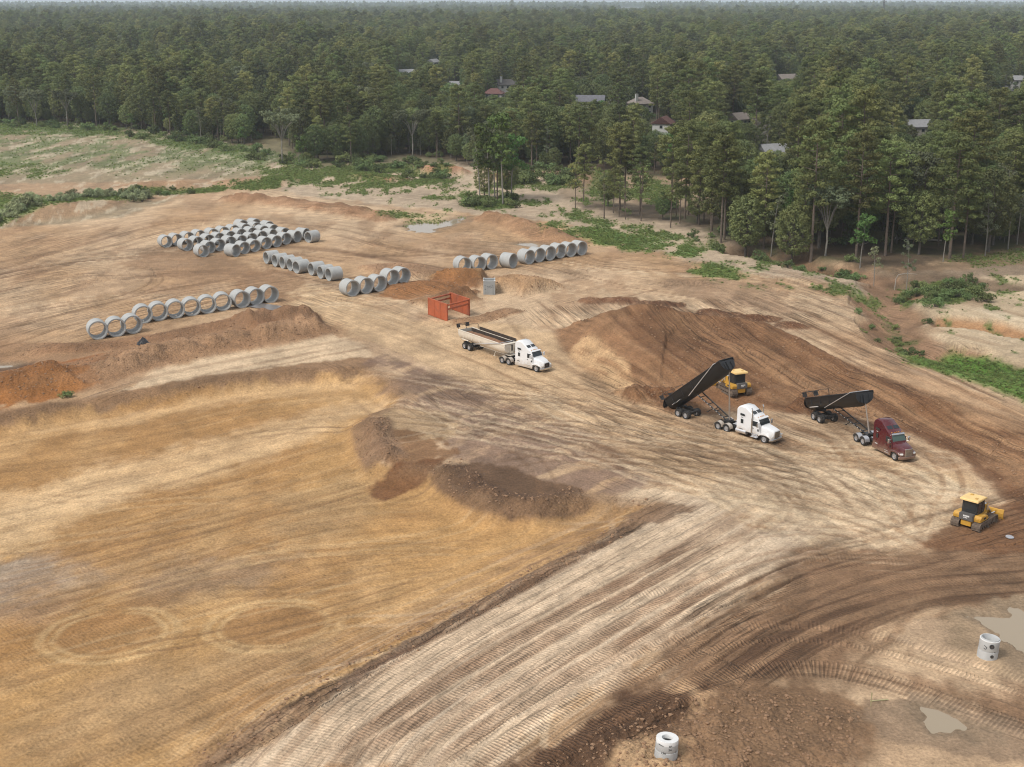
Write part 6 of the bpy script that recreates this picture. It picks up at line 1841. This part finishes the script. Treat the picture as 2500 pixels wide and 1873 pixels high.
# trees one can name in the photograph: (kind, variant, px, py of the foot, scale, label)
NAMED = [('pale', 0, 2015, 625, .98, 'pale round-topped tree with white limbs, left one of the two by the gully', 0),
         ('pale', 1, 2215, 610, 1.15, 'large pale spreading tree with white limbs above the fallen log', 0),
         ('young', 0, 1942, 590, 1.25, 'bright light-green young tree at the right wood edge', 0),
         ('young', 1, 2100, 648, 1.15, 'leaning pale-stemmed tree with dark green crown at the gully', 0),
         ('thin', 0, 2135, 678, .62, 'slim white-stemmed tree standing in the gully bottom', 0),
         ('thin', 1, 2214, 690, .60, 'slim grey sapling just right of the bent sapling', 0),
         ('thin', 2, 2405, 625, 1.0, 'thin grey-green tree with pale trunk near the right edge', 0),
         ('young', 2, 2302, 640, .9, 'green tree forking low beside the end of the fallen log', 0),
         ('pine', 0, 2318, 632, 1.1, 'tallest thick-trunked pine right of the fallen log', 0),
         ('pine', 1, 1980, 628, 1.08, 'tall dark-trunked pine at the edge left of the gully', 0),
         ('pine', 2, 1760, 590, 1.0, 'pair-stem pine at the near corner of the thin stand, left', 0),
         ('pine', 3, 1768, 586, .97, 'pine close beside another at the near corner, right', 0),
         ('pine', 4, 1513, 512, .85, 'reddish pine with pale mark on its trunk in the thin stand', 0),
         ('pine', 5, 1672, 534, .9, 'leaning pine in the thin stand', 0),
         ('thinpine', 0, 1475, 534, 1.1, 'slim straight pine at the left of the thin stand', 0),
         ('thinpine', 1, 1637, 556, 1.15, 'slim pine in the middle of the thin stand', 0),
         ('thinpine', 0, 1565, 540, 1.0, 'slim short pine between the reddish pine and the leaning pine', 0),
         ('thinpine', 1, 1405, 510, .95, 'leftmost slim pine of the thin stand', 0),
         ('thinpine', 0, 1527, 536, .8, 'small slim pine near the grass strip at the thin stand', 0),
         ('thinpine', 1, 1735, 575, .9, 'slim pine just left of the paired pines', 0),
         ('young', 3, 1228, 500, 1.95, 'tallest slender tree in the isolated clump behind the puddle', 0),
         ('young', 2, 1195, 496, 1.75, 'left slender tree in the isolated clump behind the puddle', 0),
         ('thin', 1, 1172, 490, 1.25, 'bare-stemmed tree at the left of the isolated clump', 0),
         ('young', 1, 1248, 488, 1.8, 'right slender tree in the isolated clump behind the puddle', 0),
         ('thin', 0, 1208, 486, 1.45, 'thin grey tree at the back of the isolated clump', 0),
         ('pine', 2, 1214, 492, .78, 'pine rising in the middle of the isolated clump', 0),
         ('oak', 2, 1238, 482, .62, 'broad dark tree at the back of the isolated clump', 0),
         ('oak', 0, 1182, 484, .5, 'low leafy tree at the left of the isolated clump', 0),
         ('pale', 2, 690, 400, 1.05, 'broad pale-green tree at the gap in the left tree line', 0),
         ('oak', 1, 770, 398, .72, 'round green tree right of the gap in the left tree line', 0),
         ('young', 0, 730, 402, 1.0, 'slender light tree right of the broad pale tree', 0),
         ('pine', 3, 868, 372, .88, 'light-topped pine standing forward of the middle tree line', 0),
         ('pine', 0, 890, 374, .82, 'second pine beside the light-topped pine of the middle tree line', 0),
         ('pale', 0, 90, 308, 1.0, 'forked grey-limbed tree at the far left edge', 0),
         ('pale', 2, 165, 308, .92, 'forked grey tree second from the left edge', 0),
         ('red', 0, 240, 205, .8, 'dull red tree in the forest on the left', 0),
         ('red', 0, 648, 215, .55, 'small red treetop in the forest left of centre', 0),
         ('rust', 0, 2105, 395, .82, 'rust-coloured tree in the right-hand woods', 0),
         ('young', 1, 190, 300, 1.1, 'yellow-green leafy tree in the dark left tree line', 0)]
named_xy = []
for k, v, px, py, s, lb, _ in NAMED:
    q = P(px, py); named_xy.append((q.x, q.y))
named_xy = np.array(named_xy)
tl = [t for t in tl if np.min((named_xy[:, 0] - t[2]) ** 2 + (named_xy[:, 1] - t[3]) ** 2) > (3.0 if t[3] < 450 else 16)]

def plant(kind, v, x, y_, s, rot, label, group, cat='tree'):
    tm, cm, H, rc = PROTO[kind][v % len(PROTO[kind])]
    nm = {'pine': 'pine_tree', 'thinpine': 'pine_tree', 'oak': 'oak_tree', 'pale': 'pale_tree', 'young': 'young_tree', 'thin': 'slender_tree', 'bush': 'bush', 'sage': 'bush', 'red': 'red_tree', 'rust': 'rust_tree', 'bare': 'bare_tree'}[kind]
    e = empty(nm, (x, y_, float(ground_z(x, y_)) - .1), rot); e.scale = (s, s, s)
    tag(e, label, cat, group)
    link('stems' if kind in ('bush', 'sage') else 'trunk', tm, e); link('crown', cm, e)
    return e
for k, v, px, py, s, lb, _ in NAMED:
    q = P(px, py); plant(k, v, q.x, q.y, s, rt.uniform(0, 6.28), lb, 'trees at the edge of the site')
# the front of the wood tree by tree, the mass behind as one wood
tl.sort(key=lambda t: t[3] - (0 if t[0] != 'bush' else -40))
LIM = {'pine': 190, 'oak': 110, 'young': 70, 'thin': 60, 'thinpine': 50, 'pale': 40, 'bush': 40, 'bare': 10}
cnt = {}; rest = []
LBL = {'pine': 'tall pine', 'oak': 'dark broadleaf tree', 'young': 'light green tree', 'thin': 'slender grey tree', 'thinpine': 'slim pine', 'pale': 'pale spreading tree', 'bush': 'leafy bush', 'bare': 'leafless grey tree'}
def where(x, y_):
    px, py = proj(x, y_, 0)
    if px < 700: return 'in the tree line beyond the grassy field'
    if px < 1240: return 'in the middle tree line behind the isolated clump'
    if px < 1650: return 'in the thin stand and wood right of centre'
    if px < 2080: return 'in the right wood left of the gully'
    return 'in the right wood above the gully'
def nth(n): return f"{n}{'th' if 10 <= n % 100 <= 20 else {1: 'st', 2: 'nd', 3: 'rd'}.get(n % 10, 'th')}"
chosen = {}
for t in tl:
    k = t[0]
    px, py = proj(t[2], t[3], 0)
    if cnt.get(k, 0) < LIM[k] and -10 < px < 2510:
        cnt[k] = cnt.get(k, 0) + 1
        chosen.setdefault((k, where(t[2], t[3])), []).append((px, t))
    else: rest.append(t)
for (k, w), lst in chosen.items():
    for i, (px, t) in enumerate(sorted(lst, key=lambda a: a[0])):
        plant(k, t[1], t[2], t[3], t[4], t[5], f'{nth(i + 1)} {LBL[k]} from the left {w}' if len(lst) > 1 else f'{LBL[k]} {w}', f'{LBL[k]}s {w}', 'bush' if k == 'bush' else 'tree')
# shaded understorey filling in behind the front trunks
up = jitter_rows(285, 640, 5.2)
up = up[in_poly(wood_w, up[:, 0], up[:, 1])]
ue = edge_dist(wood_w, up[:, 0], up[:, 1])
us = in_poly(DW([(1200, 350), (1480, 375), (1600, 430), (1560, 535), (1330, 475), (1240, 445)]), up[:, 0], up[:, 1])
for (x, y_), e_, sp_ in zip(up, ue, us):
    if e_ < 2.5 or e_ > 45 or (sp_ and rt.random() < .8) or rt.random() > .72: continue
    k = 'oak' if rt.random() < .7 else 'bush' if rt.random() < .6 else 'young'; v = int(rt.integers(len(PROTO[k]))); s = rt.uniform(.34, .62) * (1.9 if k == 'bush' else 1)
    if blocked(x, y_, PROTO[k][v][2] * s, 2.5): continue
    rest.append((k, v, float(x), float(y_), float(s), float(rt.uniform(0, 6.28)), 0))

# far wood: one mass, thinner detail with distance
kinds = ['pine', 'oak', 'pale', 'young', 'thin', 'thinpine', 'bush', 'bare', 'red']
order = []
pcol = bpy.data.collections.new('wood_trees')
for k in kinds:
    for v, (tm, cm, H, rc) in enumerate(PROTO[k]):
        o = bpy.data.objects.new(f'{len(order):03d}_{k}', cm); pcol.objects.link(o)
        order.append((k, v))
        if True:
            o2 = bpy.data.objects.new(f'{len(order):03d}_{k}_trunk', tm); pcol.objects.link(o2); order.append((k + '_t', v))
index = {kv: i for i, kv in enumerate(order)}
rows = []
def far_put(k, v, x, y_, s, rot, trunk=True):
    z = 0.0
    rows.append((x, y_, z, rot, s, index[(k, v)]))
    if trunk: rows.append((x, y_, z, rot, s, index[(k + '_t', v)]))
for t in rest: far_put(t[0], t[1], t[2], t[3], t[4], t[5])
for y0, y1, spc, sc in ((1000, 1700, 8.0, 1.08), (1700, 3000, 10.5, 1.2), (3000, 6000, 15.0, 1.32), (6000, 14000, 42.0, 1.75)):
    pp = jitter_rows(y0, y1, spc)
    dn = fbm(pp[:, 0] / 90, pp[:, 1] / 140, 3, 311)
    for (x, y_), d in zip(pp, dn):
        if 2600 < y_ < 6000 and d > .60 and rt.random() < .8: continue          # fields far off
        u = rt.random(); k = 'pine' if u < .42 + (d - .5) else 'oak' if u < .975 else 'pale'
        v = int(rt.integers(len(PROTO[k]))); s = rt.uniform(.6, 1.18) * sc * (.8 + .4 * d)
        tm, cm, H, rc = PROTO[k][v]
        if blocked(x, y_, H * s, rc * s * 1.1): continue
        far_put(k, v, x, y_, s, rt.uniform(0, 6.28), y_ < 1500)

def scatter(name, rows, coll, label, cat):
    rows = np.array(rows)
    me = bpy.data.meshes.new(name); me.vertices.add(len(rows)); me.vertices.foreach_set('co', rows[:, :3].astype(np.float32).ravel())
    for nm, col_, tp in (('rot', 3, 'FLOAT'), ('scl', 4, 'FLOAT'), ('pick', 5, 'INT')):
        a = me.attributes.new(nm, tp, 'POINT'); a.data.foreach_set('value', rows[:, col_].astype(np.float32 if tp == 'FLOAT' else np.int32))
    o = link(name, me); tag(o, label, cat, kind='stuff')
    ng = bpy.data.node_groups.new(name, 'GeometryNodeTree')
    ng.interface.new_socket('Geometry', in_out='INPUT', socket_type='NodeSocketGeometry'); ng.interface.new_socket('Geometry', in_out='OUTPUT', socket_type='NodeSocketGeometry')
    N, L = ng.nodes, ng.links
    gi, go = N.new('NodeGroupInput'), N.new('NodeGroupOutput')
    ip = N.new('GeometryNodeInstanceOnPoints'); cinf = N.new('GeometryNodeCollectionInfo')
    cinf.inputs['Collection'].default_value = coll; cinf.inputs['Separate Children'].default_value = True; cinf.inputs['Reset Children'].default_value = True
    def na(nm, tp):
        n = N.new('GeometryNodeInputNamedAttribute'); n.data_type = tp; n.inputs['Name'].default_value = nm; return n.outputs['Attribute']
    cx = N.new('ShaderNodeCombineXYZ'); L.new(na('rot', 'FLOAT'), cx.inputs[2])
    L.new(gi.outputs[0], ip.inputs['Points']); L.new(cinf.outputs[0], ip.inputs['Instance']); ip.inputs['Pick Instance'].default_value = True
    L.new(na('pick', 'INT'), ip.inputs['Instance Index']); L.new(cx.outputs[0], ip.inputs['Rotation']); L.new(na('scl', 'FLOAT'), ip.inputs['Scale'])
    L.new(ip.outputs[0], go.inputs[0])
    md = o.modifiers.new('scatter', 'NODES'); md.node_group = ng
    return o
scatter('woodland', rows, pcol, 'dense pine and oak forest stretching to the horizon', 'forest')
print('trees', cnt, 'far', len(rows))

# ------------------------------------------------------------------ grass, weeds and clods
gcol = bpy.data.collections.new('grass_tufts')
def tuft(seed, n, h, sp):
    rg = np.random.default_rng(seed); v = []; f = []
    for k in range(n):
        a = rg.uniform(0, 6.28); r0 = rg.uniform(0, sp); b = Vector((math.cos(a) * r0, math.sin(a) * r0, 0)); hh = h * rg.uniform(.5, 1.1); w = .05 * h + .02
        d = Vector((math.cos(a + 1.57), math.sin(a + 1.57), 0)) * w; tip = b + Vector((math.cos(a) * hh * rg.uniform(.1, .7), math.sin(a) * hh * rg.uniform(.1, .7), hh))
        i = len(v); v += [b - d, b + d, b.lerp(tip, .6) + d * .7, b.lerp(tip, .6) - d * .7, tip]; f += [(i, i + 1, i + 2, i + 3), (i + 3, i + 2, i + 4)]
    me = bpy.data.meshes.new('tuft'); me.from_pydata(v, [], f); me.materials.append(LM['grass']); return me
for k, me in enumerate([tuft(1, 26, .45, .5), tuft(2, 30, .7, .55), tuft(3, 22, .3, .6)]): gcol.objects.link(bpy.data.objects.new(f'{k:02d}_tuft', me))
wx = rt.choice(NV, 190000, p=(lambda w: w / w.sum())(np.where(Y < 620, green ** 1.6 * (Y / 300) * (1 - .8 * sstep(400, 440, Y)) * dyy[np.repeat(np.arange(NR), NC)], 0) * (np.abs(X / (Y + 15)) < .46)))
jx = X[wx] + rt.uniform(-.4, .4, len(wx)); jy = Y[wx] + rt.uniform(-1, 1, len(wx)) * np.maximum(.8, 1.2 * SPC[wx])
gr = np.stack([jx, jy, ground_z(jx, jy) - .03, rt.uniform(0, 6.28, len(wx)), rt.uniform(.35, .8, len(wx)) * (.5 + Y[wx] / 1000), rt.integers(0, 3, len(wx))], 1)[:70000]
scatter('grass', gr, gcol, 'green grass and weeds growing in patches around the site', 'grass')
# sage-green bushes on the left bank, dark shrubs on the right, each its own thing
def bush_row(pts_px, n, kind, s0, s1, label, group, spread=3.0, seed=0):
    rr = random.Random(seed); w = smooth_line(DW(pts_px)); 
    out = []
    for i in range(n):
        q = rr.random() * (len(w) - 1); a = int(q); p = w[a] * (1 - q + a) + w[min(a + 1, len(w) - 1)] * (q - a)
        x, y_ = p[0] + rr.uniform(-spread, spread), p[1] + rr.uniform(-spread, spread) * 2
        out.append((proj(x, y_, 0)[0], x, y_, rr.randrange(3), rr.uniform(s0, s1), rr.uniform(0, 6)))
    out = [o for o in out if -5 < o[0] < 2505]
    for i, (px, x, y_, v, s, r_) in enumerate(sorted(out)):
        plant(kind, v, x, y_, s, r_, f'{nth(i + 1)} {label}', group, 'bush')
bush_row([(-20, 492), (40, 470), (110, 455), (200, 440), (310, 430)], 80, 'sage', .45, .85, 'sage-green bush from the left in the hedge-like strip at left', 'sage-green bushes on the left bank', 2.6, 1)
bush_row([(120, 428), (200, 432), (300, 424), (420, 412)], 14, 'bush', .4, .7, 'dark bush from the left on the bank behind the sage strip', 'dark bushes on the left bank', 2.5, 2)
bush_row([(1960, 640), (2030, 628), (2100, 625)], 34, 'bush', .45, .85, 'dark shrub from the left in the patch right of the gully', 'shrubs right of the gully', 5, 3)
bush_row([(1010, 436), (1060, 440), (1110, 440)], 22, 'bush', .5, 1.0, 'undergrowth bush from the left at the foot of the isolated clump', 'undergrowth of the isolated clump', 4, 4)
bush_row([(1100, 385), (1170, 388), (1230, 395)], 24, 'bush', .8, 1.6, 'dense bush from the left in the thicket left of the red earth bank', 'thicket left of the red bank', 7, 5)
bush_row([(560, 336), (640, 352), (720, 356), (820, 360), (880, 372)], 40, 'bush', .6, 1.3, 'bush from the left along the foot of the middle tree line', 'brush along the middle tree line', 7, 6)
bush_row([(300, 290), (400, 302), (470, 314), (540, 325)], 30, 'bush', .6, 1.4, 'bush from the left along the foot of the left tree line', 'brush along the left tree line', 6, 7)
bush_row([(-10, 276), (120, 272), (300, 288)], 26, 'bush', .6, 1.3, 'bush from the left at the foot of the far left tree line', 'brush along the far left tree line', 5, 8)
bush_row([(1500, 512), (1640, 548), (1780, 572), (1900, 590)], 26, 'bush', .4, .9, 'bush from the left at the front edge of the right wood', 'brush along the right wood', 4, 9)
bush_row([(1900, 690), (1930, 720), (1960, 735), (1945, 660)], 14, 'bush', .3, .55, 'small weed bush from the left down in the gully', 'weeds in the gully', 3, 10)
bush_row([(900, 385), (950, 380), (1000, 388)], 12, 'bush', .5, 1.0, 'bush from the left on the red earth bank left of the isolated clump', 'bushes on the red bank', 5, 11)
q = D(142, 852, .3); plant('bush', 0, q.x, q.y, .45, 1, 'single small green bush on the orange mound at the left', 'lone bush', 'bush')

ccol = bpy.data.collections.new('clods')
cm_ = mat('clod_soil', tuple(C(152, 120, 92)), .95, 0, .3, 2, tuple(C(116, 90, 68)), .2)
for k in range(4):
    bm = bmesh.new(); bmesh.ops.create_icosphere(bm, subdivisions=1, radius=.5)
    for v in bm.verts: v.co = v.co * random.uniform(.65, 1.1); v.co.z *= .7
    me = bpy.data.meshes.new('clod'); bm.to_mesh(me); bm.free(); me.materials.append(cm_); ccol.objects.link(bpy.data.objects.new(f'{k:02d}_clod', me))
wgt = np.where((Y < 260) & (Y > 74) & (np.abs(X / (Y + 15)) < .46), np.clip(clod - .45, 0, 1) ** 1.2 * SPC, 0)
wx = rt.choice(NV, 10000, p=wgt / wgt.sum())
jx = X[wx] + rt.uniform(-.3, .3, len(wx)); jy = Y[wx] + rt.uniform(-.4, .4, len(wx))
cr = np.stack([jx, jy, ground_z(jx, jy) + .02, rt.uniform(0, 6.28, len(wx)), .05 + .42 * rt.random(len(wx)) ** 4, rt.integers(0, 4, len(wx))], 1)
scatter('soil_clods', cr, ccol, 'loose soil clods scattered over the mounds and banks', 'clods')
# ------------------------------------------------------------------ haze: the air over the whole place
def haze_box():
    me = bpy.data.meshes.new('haze')
    x, y0, y1, z0, z1 = 800000.0, -100.0, 60500.0, -6.0, 80.0
    v = [(-x, y0, z0), (x, y0, z0), (x, y1, z0), (-x, y1, z0), (-x, y0, z1), (x, y0, z1), (x, y1, z1), (-x, y1, z1)]
    f = [(3, 2, 1, 0), (4, 5, 6, 7), (0, 1, 5, 4), (1, 2, 6, 5), (2, 3, 7, 6), (3, 0, 4, 7)]
    me.from_pydata(v, [], f)
    m = bpy.data.materials.new('haze_air'); m.use_nodes = True
    nt = m.node_tree; nt.nodes.clear()
    out = nt.nodes.new('ShaderNodeOutputMaterial')
    pv = nt.nodes.new('ShaderNodeVolumePrincipled')
    pv.inputs['Color'].default_value = (.80, .91, 1.0, 1)
    pv.inputs['Density'].default_value = HAZE
    pv.inputs['Anisotropy'].default_value = 0.1
    nt.links.new(pv.outputs[0], out.inputs['Volume'])
    o = link('haze', me, None, m)
    tag(o, 'thin pale haze in the air over the forest', 'haze', kind='stuff')
HAZE = 9e-5
haze_box()
